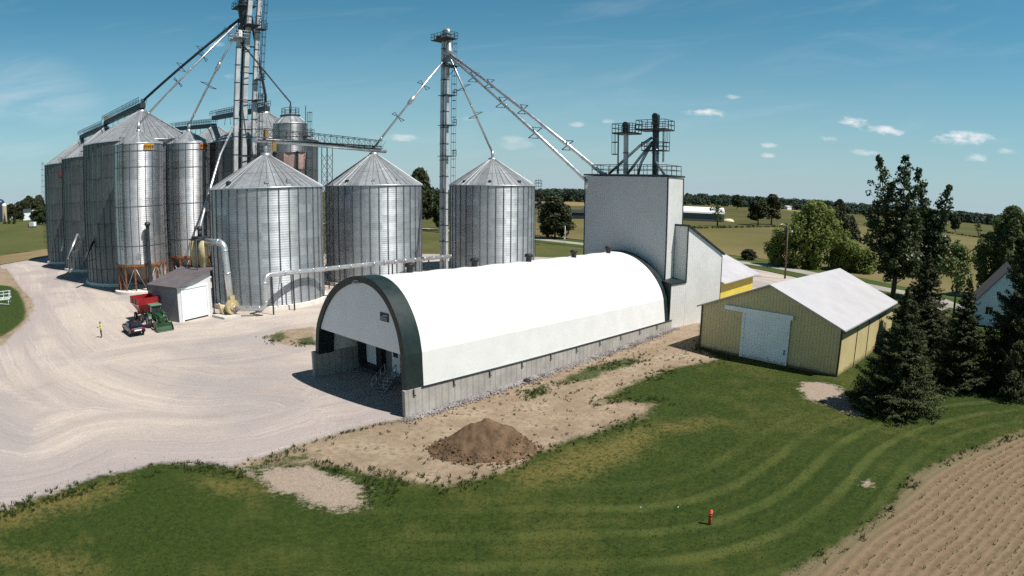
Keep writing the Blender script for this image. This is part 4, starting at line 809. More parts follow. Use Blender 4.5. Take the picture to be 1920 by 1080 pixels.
spout('steep spout from the clustered legs to the right hopper bin with a valve halfway', dh, (cE.x, cE.y, 28.5), 0.2, (0.38,), boxat=0.56, size=1.7)
spout('thin dark spout from the shortest leg down to the railed surge bin', P1+Vector((0.4, 0, 41.6)), (cG.x, cG.y, 29.4), 0.13, (), m=M_dsteel, bend=0.9)
spout('dark bent spout from the clustered legs to the large bin behind them', dh+Vector((1.2, 0, 1.2)), (cF.x, cF.y, 32.4), 0.26, (), m=M_dsteel, bend=1.6)
def bentpipe(name, label, cat, pts, r, m, part='tube', seams=True, base=None):
    t = thing(name, label, cat, base or pts[-1]); b = Vector(t.location); q = [Vector(p)-b for p in pts]; mb = MB(); mb.path(q, r, 12)
    if seams:
        for a_, c_ in zip(q[:-1], q[1:]):
            l = (c_-a_).length
            if l > 1.2:
                n = max(1, int(l/2.4)); d_ = (c_-a_)/l
                for i in range(n+1): z = a_.lerp(c_, i/n) if n else a_; mb.tube(z-d_*0.06, z+d_*0.06, r+0.06, 12)
    mb.build(part, m, t); return t
# ---------------------------------------------------------------- roof conveyors over the bins
def conveyor(label, a, b, drop=1.0, rz=None, hw=0.55, motor=False):
    a, b = Vector(a), Vector(b); d = b-a; L_ = Vector((d.x, d.y, 0)).length; rz = math.atan2(d.y, d.x)
    t = thing('roof_conveyor', label, 'conveyor', a, rz, 'dark conveyors over the bin roofs'); sl = d.z/L_
    mb = MB(); mb.add([(x, y, x*sl+z) for x in (-1.0, L_+1.0) for y in (-hw, hw) for z in (0, drop)], [(0, 1, 3, 2), (4, 6, 7, 5), (0, 4, 5, 1), (2, 3, 7, 6), (1, 5, 7, 3), (0, 2, 6, 4)]); mb.build('trough', M_dsteel, t)
    rl_ = MB(); railing(rl_, [(-1, -hw-0.1, -sl+drop), (L_+1, -hw-0.1, (L_+1)*sl+drop)], 1.05, 1.1, 0.05); railing(rl_, [(-1, hw+0.5, -sl+drop), (L_+1, hw+0.5, (L_+1)*sl+drop)], 1.05, 1.1, 0.05); rl_.build('walkway_railing', M_dsteel, t)
    for x in (1.0, L_*0.35, L_*0.7):
        lg_ = MB(); lg_.tube((x, -hw, x*sl), (x-0.6, -hw, x*sl-1.6), 0.06, 5); lg_.tube((x, hw, x*sl), (x+0.6, hw, x*sl-1.6), 0.06, 5); lg_.build('support_strut', M_dsteel, t)
    MB().box((0.2, 0, -0.7), (1.2, 1.1, 1.6)).build('inlet_box', M_dsteel, t)
    if motor: MB().box((L_+0.6, 0, drop+0.7), (0.7, 0.8, 1.5)).build('drive_guard', paint('ochre guard', (0.24, 0.14, 0.025), 0.6), t)
    return t
zC = 33.1
conveyor('dark railed conveyor running from the huge bin to the next bin on the left', (cC.x, cC.y, zC), (cB.x, cB.y, zC+0.4), motor=True)
conveyor('dark railed conveyor over the bins at the far left end', (cB.x-1.5, cB.y+1, zC-0.6), (cA.x, cA.y, zC-0.4))
conveyor('dark railed conveyor behind the tall legs, reaching the back bins', (cF.x, cF.y, 31.0), (cF2.x, cF2.y, 33.0))
conveyor('dark railed conveyor behind the right hopper bin', (cF2.x-0.5, cF2.y, 31.2), (cF3.x, cF3.y, 33.2))
# catwalk conveyor between the wide bins
ca, cb = Vector((cI.x, cI.y, 22.9)), Vector((cJ.x, cJ.y, 22.3)); dd = (cb-ca); dh_ = Vector((dd.x, dd.y, 0)).normalized(); Lc = Vector((dd.x, dd.y, 0)).length; rzc = math.atan2(dh_.y, dh_.x)
cw = thing('catwalk_conveyor', 'silver tube conveyor with a lattice catwalk bridging two wide bins', 'conveyor', ca, rzc); sl = dd.z/Lc
mb = MB(); mb.tube((-2.2, 0, -2.2*sl), (Lc+3.0, 0, (Lc+3)*sl), 0.36, 12); mb.build('conveyor_tube', M_bright, cw)
mb = MB()
for y in (-0.75, 0.75):
    z0_ = 0.35
    for zz in (z0_, z0_+1.3): mb.tube((-2, y, zz-2*sl), (Lc+1.5, y, zz+(Lc+1.5)*sl), 0.055, 5)
    x = -2.0; i = 0
    while x < Lc+1.4:
        mb.tube((x, y, z0_+x*sl), (x, y, z0_+1.3+x*sl), 0.04, 4, caps=False)
        a_, b_ = (0, 1.3) if i % 2 == 0 else (1.3, 0); mb.tube((x, y, z0_+a_+x*sl), (x+1.3, y, z0_+b_+x*sl), 0.035, 4, caps=False); x += 1.3; i += 1
mb.box((Lc/2, 0, 0.37+Lc/2*sl), (Lc+3.4, 1.5, 0.06)); mb.build('catwalk', M_dsteel, cw)
for x, h_ in ((0, 2.0), (Lc, 1.0)):
    mb = MB(); mb.tube((x, 0, x*sl-0.2), (x, 0, x*sl-h_), 0.26, 10); mb.build('discharge_spout', M_bright, cw)
MB().box((-0.4, -0.5, 1.0), (0.5, 0.5, 1.0)).build('drive_guard', paint('ochre guard', (0.24, 0.14, 0.025), 0.6), cw); MB().box((0.9, -0.9, -0.9), (0.7, 0.1, 1.3)).build('notice_board', paint('ochre guard', (0.24, 0.14, 0.025), 0.6), cw)
tw = MB(); xs = Lc*0.53; zt_ = xs*sl-0.3; zb = -22.9
for sx in (-1, 1):
    for sy in (-1, 1): tw.tube((xs+sx*0.6, sy*0.6, zb), (xs+sx*0.6, sy*0.6, zt_), 0.07, 5)
z = zb+0.5; i = 0
while z < zt_-1.2:
    for s_ in (-1, 1):
        q = 1 if i % 2 else -1
        tw.tube((xs-0.6*q, s_*0.6, z), (xs+0.6*q, s_*0.6, z+1.3), 0.04, 4, caps=False); tw.tube((xs+s_*0.6, -0.6*q, z), (xs+s_*0.6, 0.6*q, z+1.3), 0.04, 4, caps=False)
    z += 1.3; i += 1
tw.build('lattice_tower', M_dsteel, cw)
# legs on the roof of the elevator building
zr = 17.7
def roofleg(label, s_, t_, hh_, deck, psz, poff):
    q = S(s_, t_, zr); t = thing('roof_elevator', label, 'grain leg', q, SITE, 'railed legs on the elevator roof')
    mb = MB(); casing(mb, (0, 0), 0.42 if poff[1] < 0 else 0.55, 0.45 if poff[1] < 0 else 0.6, 0, hh_, 0, 2.6); mb.build('leg_casing', [M_shadecase if poff[1] < 0 else M_dsteel, M_dsteel], t)
    mb = MB(); platform(mb, poff, psz[0], psz[1], deck, 0, 1.15, 0.18); mb.build('head_platform', M_dsteel, t)
    mb = MB(); mb.box((0, 0, hh_+0.25), (0.5, 0.8, 1.1)); mb.tube((-.3, 0, hh_+.75), (.3, 0, hh_+.75), .42, 12); mb.build('head', M_dsteel, t)
    return t
r1 = roofleg('railed leg on the elevator roof standing free of spouts, left of the two', 40.3, 7.9, 5.3, 5.0, (2.2, 2.9), (0, -0.1))
mb = MB(); ladder(mb, (-0.3, 0.95), 0, 5.0, (-0.7, 0.7), r=0.05); mb.build('caged_ladder', M_dsteel, r1)
r2 = roofleg('railed leg on the elevator roof with four spouts fanning from it', 41.0, 4.1, 6.3, 5.4, (2.4, 4.0), (0, 0.1))
mb = MB(); ladder(mb, (0.2, -0.95), 1.5, 5.4, (0.7, -0.7), r=0.05); platform(mb, (0.1, 0.1), 1.6, 3.0, 2.9, 0, 1.0); mb.build('caged_ladder', M_dsteel, r2)
for pts in ([(0, 0.5, 4.5), (-0.6, 1.8, 3.5), (-0.8, 6.2, 0.0)], [(0, 0.4, 4.0), (-0.5, 2.3, 1.6), (-0.6, 3.6, 0)], [(0, 0.4, 4.0), (-0.7, 1.6, 1.4), (-0.7, 2.0, 0)], [(-0.3, -0.3, 4.4), (-0.7, -0.45, 1.5), (-0.6, -1.6, 0)]):
    mb = MB(); mb.path(pts, 0.17, 8); mb.build('downspout', M_steel, r2)
# ---------------------------------------------------------------- ducts, cyclone and blower by the shed
pb = Vector((-36.17, 71.73, 0)); 
pad = thing('blower', 'cream centrifugal blower with its motor on a small concrete pad', 'blower', pb, rad(-30))
MB().box((0.2, -0.6, 0.12), (3.0, 2.6, 0.3)).build('pad', M_concp, pad)
mb = MB(); mb.tube((0.35, 0.1, 1.25), (0.95, 0.1, 1.25), 0.95, 20); mb.tube((0.2, 0.1, 1.25), (1.1, 0.1, 1.25), 0.45, 14); mb.box((0.65, 0.1, 2.2), (0.55, 0.7, 0.9)); mb.build('scroll_housing', M_tan, pad)
mb = MB(); mb.box((-0.6, -0.5, 0.75), (0.9, 0.7, 0.7)); mb.tube((-1.0, -0.5, 0.9), (-0.1, -0.5, 0.9), 0.38, 12); mb.add([(-1.2, -0.95, 1.6), (-0.9, -0.95, 1.7), (0.1, -0.95, 0.35), (-0.3, -0.95, 0.3), (-1.2, -0.75, 1.6), (-0.9, -0.75, 1.7), (0.1, -0.75, 0.35), (-0.3, -0.75, 0.3)], [(0, 1, 2, 3), (7, 6, 5, 4), (0, 4, 5, 1), (1, 5, 6, 2), (2, 6, 7, 3), (3, 7, 4, 0)]); mb.build('drive_guard', M_tan, pad)
cyc0 = Vector((-40.9, 73.5, 0))
cy = thing('dust_cyclone', 'pair of tan dust cyclones on a stand behind the shed', 'cyclone', cyc0, SITE)
for x, y in ((-0.5, 0.8), (0.1, -0.85)):
    mb = MB(); mb.lathe([(0.28, 4.6), (0.62, 7.4), (0.66, 7.45), (0.66, 9.6), (0.001, 9.65)], 20, (x, y, 0)); mb.build('cyclone', M_tan, cy)
mb = MB()
for sx in (-1, 1):
    for sy in (-1, 1): mb.tube((sx*1.0, sy*1.3, 0), (sx*1.0, sy*1.3, 9.8), 0.08, 6)
for z in (5, 9.7): mb.box((0, -1.3, z), (2.1, 0.12, 0.15)).box((0, 1.3, z), (2.1, 0.12, 0.15)).box((-1.0, 0, z), (0.12, 2.5, 0.15)).box((1.0, 0, z), (0.12, 2.5, 0.15))
mb.build('stand', M_dsteel, cy)
mb = MB(); mb.box((0, -0.1, 9.95), (1.5, 2.6, 0.3)); mb.tube((0, 0, 10.1), (0, 0, 11.0), 0.3, 10); mb.ball((0, 0, 11.1), 0.4, 10, 6); mb.build('rotary_valve', M_dsteel, cy)
dp = pb+Vector((0.35, 0.0, 0))
dd0 = Vector((-39.9, 73.0, 9.35)); e_ = Vector((dp.x-0.55, dp.y+0.2, 9.6))
pts = [dp+Vector((0, 0, 2.1)), dp+Vector((-0.25, 0, 5.5)), dp+Vector((-0.5, 0, 8.4))]
c0 = pts[-1]; hdir = (dd0-c0); hdir.z = 0; hdir.normalize()
for a_ in np.linspace(0.25, PI/2, 5): pts.append(c0+Vector((0, 0, 1.0*math.sin(a_)))+hdir*(1.0*(1-math.cos(a_))))
pts.append(dd0+Vector((0, 0, 0.1)))
bentpipe('air_duct', 'fat silver duct rising from the blower and bending over to the cyclones', 'duct', pts, 0.44, M_bright, base=dp)
# pneumatic pipe past the bins to the lone leg
q0 = pb+Vector((1.0, -0.3, 1.1)); q1 = Vector((-31.0, 72.15, 0.95)); vtop = 4.2; e2_ = S(46.6, 46.8, 3.9)
pts = [q0, q0.lerp(q1, 0.8)]
hd = (q1-q0).normalized()
for a_ in np.linspace(0.2, PI/2, 5): pts.append(q1+hd*(0.9*math.sin(a_)-0.9)+Vector((0, 0, 0.9*(1-math.cos(a_)))))
rt_ = q1+Vector((0, 0, vtop)); h2 = (e2_-rt_); h2.z = 0; h2.normalize(); pts.append(q1+Vector((0, 0, vtop-0.9)))
for a_ in np.linspace(0.25, PI/2, 5): pts.append(q1+Vector((0, 0, vtop-0.9+0.9*math.sin(a_)))+h2*(0.9*(1-math.cos(a_))))
pts.append(e2_)
ad = bentpipe('air_pipe', 'long silver pipe running from the blower along the wide bins to the lone leg', 'pipe', pts, 0.31, M_bright, base=Vector((q1.x, q1.y, 0)))
for f in (0.03, 0.12, 0.36, 0.62, 0.85):
    p = rt_.lerp(e2_, f)-Vector((q1.x, q1.y, 0)); mb = MB(); mb.box((p.x, p.y, p.z/2-0.2), (0.16, 0.16, p.z-0.2), SITE); mb.build('support_post', M_dsteel, ad)
bentpipe('transfer_tube', 'slanting silver tube between the clustered legs and the cyclones', 'pipe', [P1+Vector((-0.4, -0.3, 26.7)), P1+Vector((-1.2, -3.5, 22.0)), cyc0+Vector((0, 0, 11.2))], 0.2, M_bright, base=cyc0)
# ---------------------------------------------------------------- vehicles
M_tyre = paint('tyre rubber', (0.018, 0.017, 0.016), 0.85, 0, 0.3, 3)
M_dustyre = paint('dusty tyre', (0.09, 0.08, 0.068), 0.9, 0, 0.3, 3)
M_rim = paint('pale wheel rim', (0.42, 0.40, 0.36), 0.5, 0.2, 0.15)
M_red = paint('red wagon paint', (0.28, 0.012, 0.016), 0.4, 0, 0.15, 1)
M_green = paint('tractor green', (0.014, 0.062, 0.02), 0.38, 0, 0.18, 1.5)
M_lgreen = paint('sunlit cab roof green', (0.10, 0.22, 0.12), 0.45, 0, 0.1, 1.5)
M_car = paint('dark plum car paint', (0.016, 0.013, 0.022), 0.22, 0.3, 0.1, 1)
def wheel(parent, c, r, w, name='wheel', ty=None, rim=None):
    """wheel turning about the local y axis"""
    o = MB()
    prof = [(r*0.62, -w/2), (r*0.9, -w/2), (r, -w*0.32), (r, w*0.32), (r*0.9, w/2), (r*0.62, w/2)]
    n = 28; vs = [(c[0]+q*math.cos(2*PI*j/n), c[1]+y, c[2]+q*math.sin(2*PI*j/n)) for q, y in prof for j in range(n)]
    o.add(vs, [(i*n+j, (i+1)*n+j, (i+1)*n+(j+1) % n, i*n+(j+1) % n) for i in range(5) for j in range(n)], 0, True)
    wh = o.build(name, ty or M_tyre, parent)
    m = MB(); m.tube((c[0], c[1]-w*0.36, c[2]), (c[0], c[1]+w*0.36, c[2]), r*0.63, 24); m.tube((c[0], c[1]-w*0.46, c[2]), (c[0], c[1]+w*0.46, c[2]), r*0.2, 12); m.build('rim', rim or M_rim, wh)
    return wh
# --- dark saloon car (local x = forward)
ch = math.atan2(0.65, -0.76)
car = thing('parked_car', 'dark plum saloon car parked beside the green tractor', 'car', (-44.0, 60.75, 0), ch)
prof = [(-2.2, .42), (-2.28, .7), (-2.2, .98), (-1.75, 1.05), (-1.0, 1.42), (0.2, 1.47), (0.95, 1.08), (1.9, .92), (2.2, .72), (2.25, .4)]
secs = [(-.9, .93), (-.82, 1.0), (0, 1.03), (.82, 1.0), (.9, .93)]
mb = MB(); cols = []
n = len(prof)
for y, k_ in ((-.93, 0), (-.90, 1), (-.70, 2), (.70, 2), (.90, 1), (.93, 0)):
    for x, z in prof:
        zz = z
        if k_ == 0: zz = min(z, 0.78)
        elif k_ == 1: zz = min(z, 1.0)
        mb.v.append((x*(1 if k_ else 0.985), y, zz))
for i in range(5):
    for j in range(n-1): mb.f.append((i*n+j, i*n+j+1, (i+1)*n+j+1, (i+1)*n+j)); mb.m.append(0); mb.sm.append(True)
    mb.f.append((i*n, (i+1)*n, (i+1)*n+n-1, i*n+n-1)); mb.m.append(0); mb.sm.append(False)
for i in (0, 5): mb.f.append(tuple(i*n+j for j in range(n))); mb.m.append(0); mb.sm.append(False)
mb.build('body', M_car, car)
g = MB(); g.quad((-1.68, -.62, 1.10), (-1.68, .62, 1.10), (-1.04, .58, 1.425), (-1.04, -.58, 1.425)); g.build('rear_window', M_glass, car)
g = MB(); g.quad((0.9, .62, 1.13), (0.9, -.62, 1.13), (0.26, -.58, 1.475), (0.26, .58, 1.475)); g.build('windscreen', M_glass, car)
for s_ in (-1, 1):
    g = MB(); g.add([(-1.4, s_*.885, 1.06), (0.75, s_*.885, 1.06), (0.15, s_*.74, 1.40), (-0.95, s_*.74, 1.38)], [(0, 1, 2, 3)]); g.build('side_window', M_glass, car)
    MB().box((-2.24, s_*.66, .84), (.12, .42, .16)).build('tail_light', paint('tail lamp red', (0.28, 0.008, 0.04), 0.25), car)
    MB().box((0.7, s_*1.0, 1.05), (.14, .2, .14)).build('wing_mirror', M_car, car)
    for x in (-1.35, 1.4): wheel(car, (x, s_*.84, .33), .33, .22)
MB().box((-2.285, 0, .72), (.03, .9, .16)).build('number_plate', M_door, car); MB().box((-2.25, 0, .93), (.06, .9, .05)).build('chrome_strip', M_bright, car)
# --- green tractor with a loader bucket
th = math.atan2(-0.63, 0.777)
tr = thing('tractor', 'green tractor with a cab and front loader bucket by the shed', 'tractor', (-42.35, 63.9, 0), th)
mb = MB(); mb.add([(-.3, -.38, 1.0), (1.75, -.34, 1.0), (1.75, -.3, 1.5), (1.5, -.3, 1.62), (-.3, -.38, 1.78), (-.3, .38, 1.0), (1.75, .34, 1.0), (1.75, .3, 1.5), (1.5, .3, 1.62), (-.3, .38, 1.78)],
    [(0, 1, 2, 3, 4), (9, 8, 7, 6, 5), (4, 3, 8, 9), (3, 2, 7, 8), (2, 1, 6, 7), (1, 0, 5, 6), (0, 4, 9, 5)]); mb.box((-.5, 0, 1.0), (1.2, .8, .5)); mb.box((1.0, 0, .8), (1.7, .5, .4)); mb.build('bonnet', M_green, tr, bevel=0.05)
mb = MB(); mb.box((-.85, 0, 2.0), (1.15, 1.2, 1.2), taper=0.92); mb.build('cab_glass', M_glass, tr)
for sx, sy in ((-1.4, -.62), (-1.4, .62), (-.28, -.62), (-.28, .62)): MB().tube((sx, sy, 1.3), (sx*.97-.02, sy*.93, 2.62), .05, 6).build('cab_post', M_green, tr)
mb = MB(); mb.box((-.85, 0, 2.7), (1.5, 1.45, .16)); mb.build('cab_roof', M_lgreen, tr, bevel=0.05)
for s_ in (-1, 1):
    wheel(tr, (-.95, s_*.92, .82), .82, .46, 'rear_wheel', M_dustyre); wheel(tr, (1.25, s_*.82, .52), .52, .32, 'front_wheel', M_dustyre)
    f = MB(); pts = [(-.95+1.0*math.cos(a_), .82+1.0*math.sin(a_)) for a_ in np.linspace(0.35, 2.6, 8)]
    f.add([(x, s_*.62, z) for x, z in pts]+[(x, s_*1.16, z) for x, z in pts], [(i, i+1, 9+i, 8+i) for i in range(7)]); f.build('mudguard', M_green, tr)
    a_ = MB(); a_.path([(-.1, s_*.62, 1.75), (1.5, s_*.66, 1.62), (2.25, s_*.7, 0.45)], .08, 6); a_.tube((0.2, s_*.6, 0.9), (0.2, s_*.6, 1.75), .09, 6); a_.tube((.25, s_*.6, 1.2), (1.4, s_*.64, 1.5), .05, 6); a_.build('loader_arm', M_green, tr)
mb = MB(); bp = [(2.25, 0.95), (2.2, 0.5), (2.35, 0.1), (2.9, 0.04), (2.92, 0.09), (2.42, 0.16), (2.28, 0.5), (2.33, 0.95)]
mb.prism(bp, -1.08, 1.08, 'y')
for s_ in (-1.08, 1.05): mb.prism([(2.25, 0.95), (2.2, 0.5), (2.35, 0.1), (2.9, 0.04), (2.7, 0.5)], s_, s_+.03, 'y')
bk = mb.build('bucket', M_green, tr); MB().box((2.86, 0, 0.07), (.18, 2.1, .03)).build('cutting_edge', paint('bare worn steel', (0.45, 0.43, 0.38), 0.45, 0.5), bk)
MB().tube((0.9, 0.42, 1.5), (0.9, 0.42, 2.35), .05, 8).build('exhaust', M_dsteel, tr)
# --- red gravity wagon
wh_ = math.atan2(-0.605, 0.797)
wg = thing('grain_wagon', 'red hopper wagon standing behind the green tractor', 'wagon', (-46.85, 67.85, 0), wh_)
mb = MB(); T = 3.1; hx, hy = 1.75, 1.5
o_ = [(-hx, -hy), (hx, -hy), (hx, hy), (-hx, hy)]; b_ = [(-.5, -.9), (.9, -.9), (.9, .5), (-.5, .5)]
vs = [(x, y, T) for x, y in o_]+[(x, y, T-.85) for x, y in o_]+[(x, y, 1.15) for x, y in b_]
fi = [(0, 1, 5, 4), (1, 2, 6, 5), (2, 3, 7, 6), (3, 0, 4, 7), (4, 5, 9, 8), (5, 6, 10, 9), (6, 7, 11, 10), (7, 4, 8, 11), (8, 9, 10, 11)]
mb.add(vs, fi)
vi = [(x*.97, y*.97, T) for x, y in o_]+[(x*.97, y*.97, T-.85) for x, y in o_]+[(x*.95, y*.95, 1.2) for x, y in b_]
mb.add(vi, [f[::-1] for f in fi])
mb.add([(x, y, T) for x, y in o_]+[(x*.97, y*.97, T) for x, y in o_], [(0, 1, 5, 4), (1, 2, 6, 5), (2, 3, 7, 6), (3, 0, 4, 7)])
for x in (-.6, .6): mb.box((x, -hy-.03, T-.45), (.08, .06, .9)); mb.box((x, hy+.03, T-.45), (.08, .06, .9))
mb.build('hopper', M_red, wg); MB().box((0.1, -hy-.04, T-.88), (3.45, .05, .07)).build('pinstripe', M_door, wg)
mb = MB(); mb.box((0, -.55, .85), (3.6, .12, .18)).box((0, .55, .85), (3.6, .12, .18)).box((-1.3, 0, .7), (.14, 2.0, .14)).box((1.3, 0, .7), (.14, 2.0, .14))
for sx in (-1.3, 1.3):
    for sy in (-.8, .8): mb.tube((sx*.7, sy*.6, .9), (sx, sy*1.5, T-.85), .05, 5)
mb.tube((1.8, 0, .7), (3.2, 0, .6), .06, 6); mb.build('chassis', M_dsteel, wg)
for sx in (-1.3, 1.3):
    for sy in (-1.0, 1.0): wheel(wg, (sx, sy, .5), .5, .3, 'wheel', M_tyre, M_rim)
# --- person in the yard
pr = thing('person', 'person in a yellow work jacket and brown trousers standing in the yard', 'person', (-46.96, 58.0, 0), rad(-115))
# local x = the way the person faces, y = left
V = [(0, 0, .95), (0, 0, 1.12), (0.01, 0, 1.3), (0.01, 0, 1.44), (0.02, 0, 1.53), (0.03, 0, 1.62), (0.04, 0, 1.72)]; Ed = [(0, 1), (1, 2), (2, 3), (3, 4), (4, 5), (5, 6)]; Rd = [(.15, .12), (.14, .11), (.16, .115), (.13, .09), (.055, .055), (.085, .09), (.075, .085)]
hand = []
for s_ in (-1, 1):
    b = len(V); V += [(0, s_*.1, .9), (.02, s_*.11, .5), (-.01, s_*.12, .1), (.07, s_*.125, .045), (.17, s_*.14, .03)]; Ed += [(0, b), (b, b+1), (b+1, b+2), (b+2, b+3), (b+3, b+4)]; Rd += [.095, .065, .045, .045, .035]
    b = len(V); wr = (.30, s_*.10, 1.20); V += [(0, s_*.19, 1.41), (.02, s_*.25, 1.14), wr, (.36, s_*.075, 1.22)]; Ed += [(3, b), (b, b+1), (b+1, b+2), (b+2, b+3)]; Rd += [.06, .048, .034, (.04, .025)]
    for f, (dy, ln, dz) in enumerate([(.03, .07, .02), (.01, .08, .012), (-.012, .075, 0), (-.032, .06, -.012)]):
        c_ = len(V); V += [(.40, s_*(.075+dy*.6), 1.225+dz), (.40+ln*.7, s_*(.06+dy*.6), 1.215+dz)]; Ed += [(b+3, c_), (c_, c_+1)]; Rd += [.012, .01]
    c_ = len(V); V += [(.355, s_*.03, 1.25), (.39, s_*.01, 1.262)]; Ed += [(b+2, c_), (c_, c_+1)]; Rd += [.014, .011]
pm_, pt_, pb_, _o = newmat('person skin and clothing'); k = NT(pt_); x, y, z = k.sep(k.co())
skinc, jac, trs, boot = (0.36, 0.2, 0.13), (0.62, 0.58, 0.04), (0.16, 0.11, 0.065), (0.03, 0.022, 0.016)
c1 = k.mix(k.ramp(z, .895, .905), trs, jac); c1 = k.mix(k.ramp(z, 1.485, 1.495), c1, skinc); c1 = k.mix(k.ramp(z, .085, .095), boot, c1)
hnd = k.math('MULTIPLY', k.ramp(x, .285, .295), k.ramp(z, 1.1, 1.12)); c1 = k.mix(hnd, c1, skinc); band_ = k.math('MULTIPLY', k.ramp(z, 1.06, 1.07), k.ramp(z, 1.12, 1.11)); c1 = k.mix(k.math('MULTIPLY', band_, .8), c1, (.7, .7, .62))
pt_.links.new(c1, pb_.inputs['Base Color']); pb_.inputs['Roughness'].default_value = 0.8
import bmesh
def skin_obj(name, verts, edges, radii, m, parent, lev=2):
    bm = bmesh.new(); ly = bm.verts.layers.skin.verify(); bv = [bm.verts.new(v) for v in verts]
    for i, v in enumerate(bv):
        r = radii[i]; v[ly].radius = r if isinstance(r, tuple) else (r, r); v[ly].use_root = (i == 0)
    for a_, b_ in edges: bm.edges.new((bv[a_], bv[b_]))
    me = bpy.data.meshes.new(name); bm.to_mesh(me); bm.free(); me.materials.append(m)
    o = bpy.data.objects.new(name, me); COL.objects.link(o); o.parent = parent
    sk = o.modifiers.new('skin', 'SKIN'); sk.use_smooth_shade = True; ss = o.modifiers.new('sub', 'SUBSURF'); ss.levels = lev; ss.render_levels = lev; return o
skin_obj('body', V, Ed, Rd, pm_, pr)
mb = MB(); mb.ball((0.015, 0, 1.73), .105, 14, 8, (1.0, .85, 1.0), z0=-.15); mb.build('hair', paint('dark hair', (0.02, 0.014, 0.01), 0.8), pr)
M_face = paint('face skin', (0.33, 0.18, 0.12), 0.7)
MB().tube((.11, 0, 1.665), (.155, 0, 1.645), .014, 6).build('nose', M_face, pr); MB().box((.125, 0, 1.595), (.02, .05, .012)).build('mouth', paint('lips', (0.25, 0.09, 0.07)), pr)
for s_ in (-1, 1): MB().box((.118, s_*.035, 1.685), (.02, .025, .014)).build('eye', M_black, pr); MB().tube((.03, s_*.08, 1.67), (.03, s_*.105, 1.67), .025, 8).build('ear', M_face, pr)
ctl = thing('handheld_controller', 'small dark box held in the hands of the person in yellow', 'controller', (pr.location.x+.42*math.cos(rad(-115)), pr.location.y+.42*math.sin(rad(-115)), 1.17), rad(-115))
MB().box((0, 0, .03), (.12, .2, .05)).build('case', M_black, ctl); mb = MB(); mb.tube((0.03, .06, .05), (0.09, .06, .16), .008, 5); mb.build('aerial', M_black, ctl)
# --- white trailer frame at the left edge
tl = thing('flatbed_trailer', 'white framed trailer parked on the grass at the left edge', 'trailer', (-82.6, 74.0, 0), rad(38))
mb = MB()
for y in (-1.0, 1.0): mb.box((-1.0, y, 1.0), (6, .16, .16))
for x in np.arange(-3.9, 2.0, 1.15): mb.box((x, 0, 1.09), (.12, 2.0, .1))
mb.build('deck_frame', M_door, tl)
mb = MB(); railing(mb, [(1.9, -1.0, 1.05), (1.9, 1.0, 1.05)], 1.0, 1.0, .05)
railing(mb, [(1.9, 1.0, 1.05), (-2, 1.0, 1.05)], 1.0, 1.2, .05); mb.build('guard_rail', M_door, tl)
mb = MB()
for x, y in ((1.7, -.9), (1.7, .9), (0, -.9)): mb.tube((x, y, 0), (x, y, 1.0), .07, 6)
mb.tube((-3.8, -1.0, .95), (1.8, -1.0, .1), .04, 5); mb.build('prop_stand', M_door, tl)
for x in (-2.5, -1.6):
    for y in (-1.15, 1.15): wheel(tl, (x, y, .4), .4, .22)
# --- white box truck far left
vn = thing('box_truck', 'distant white box truck parked in the green field', 'truck', (-338, 342.5, 0), rad(170))
mb = MB(); mb.box((-1.0, 0, 2.5), (6.2, 2.5, 2.9)); mb.build('box_body', M_door, vn); mb = MB(); mb.add([(2.2, -1.1, .8), (4.2, -1.1, .8), (4.2, -1.1, 1.7), (3.4, -1.1, 3.0), (2.2, -1.1, 3.0), (2.2, 1.1, .8), (4.2, 1.1, .8), (4.2, 1.1, 1.7), (3.4, 1.1, 3.0), (2.2, 1.1, 3.0)], [(0, 1, 2, 3, 4), (9, 8, 7, 6, 5), (4, 3, 8, 9), (3, 2, 7, 8), (2, 1, 6, 7), (0, 4, 9, 5), (0, 5, 6, 1)]); mb.build('cab', paint('red cab', (.3, .03, .03), .4), vn)
MB().quad((4.22, -1, 1.75), (4.22, 1, 1.75), (3.45, 1, 2.95), (3.45, -1, 2.95)).build('windscreen', M_glass, vn)
MB().box((-.5, 0, .85), (8, 1.2, .3)).build('chassis', M_black, vn)
for x in (-2.5, 3.2):
    for y in (-1.05, 1.05): wheel(vn, (x, y, .5), .5, .3)
# ---------------------------------------------------------------- small things on the ground
po = thing('marker_post', 'short orange-red marker post standing in the mown lawn', 'post', (9.65, 25.14))
mb = MB(); mb.tube((0, 0, -.1), (0, 0, .72), .085, 14); mb.lathe([(.085, .72), (.06, .77), (.001, .78)], 14); mb.build('post', paint('orange red plastic', (.55, .06, .02), .5, 0, .2, 3), po)
mb = MB(); mb.lathe([(.088, .4), (.088, .48)], 14, smooth=True).lathe([(.088, .56), (.088, .6)], 14); mb.build('band', paint('dark band', (.1, .012, .01), .5), po)
bt = thing('black_drain_cap', 'small black drain cap in the gravel by the hoop building wall', 'drain cap', S(11.8, -1.0))
mb = MB(); mb.lathe([(.3, 0), (.3, .16), (.22, .24), (.001, .25)], 16); mb.build('cap', M_black, bt); MB().lathe([(.34, 0.0), (.34, .05), (.3, .06)], 16).build('collar', M_dsteel, bt)
for i, (x, y) in enumerate(((6.51, 26.94), (8.42, 26.76))):
    fl = thing('survey_flag', ('small white stake in the lawn farther from the red post', 'small white stake in the lawn nearer the red post')[i], 'stake', (x, y, 0), 0.3*i, 'white stakes in the lawn')
    MB().tube((0, 0, 0), (0, 0, .16), .01, 5).build('stem', M_steel, fl); MB().box((0.03, 0, .13), (.07, .012, .05)).build('flag', M_door, fl)
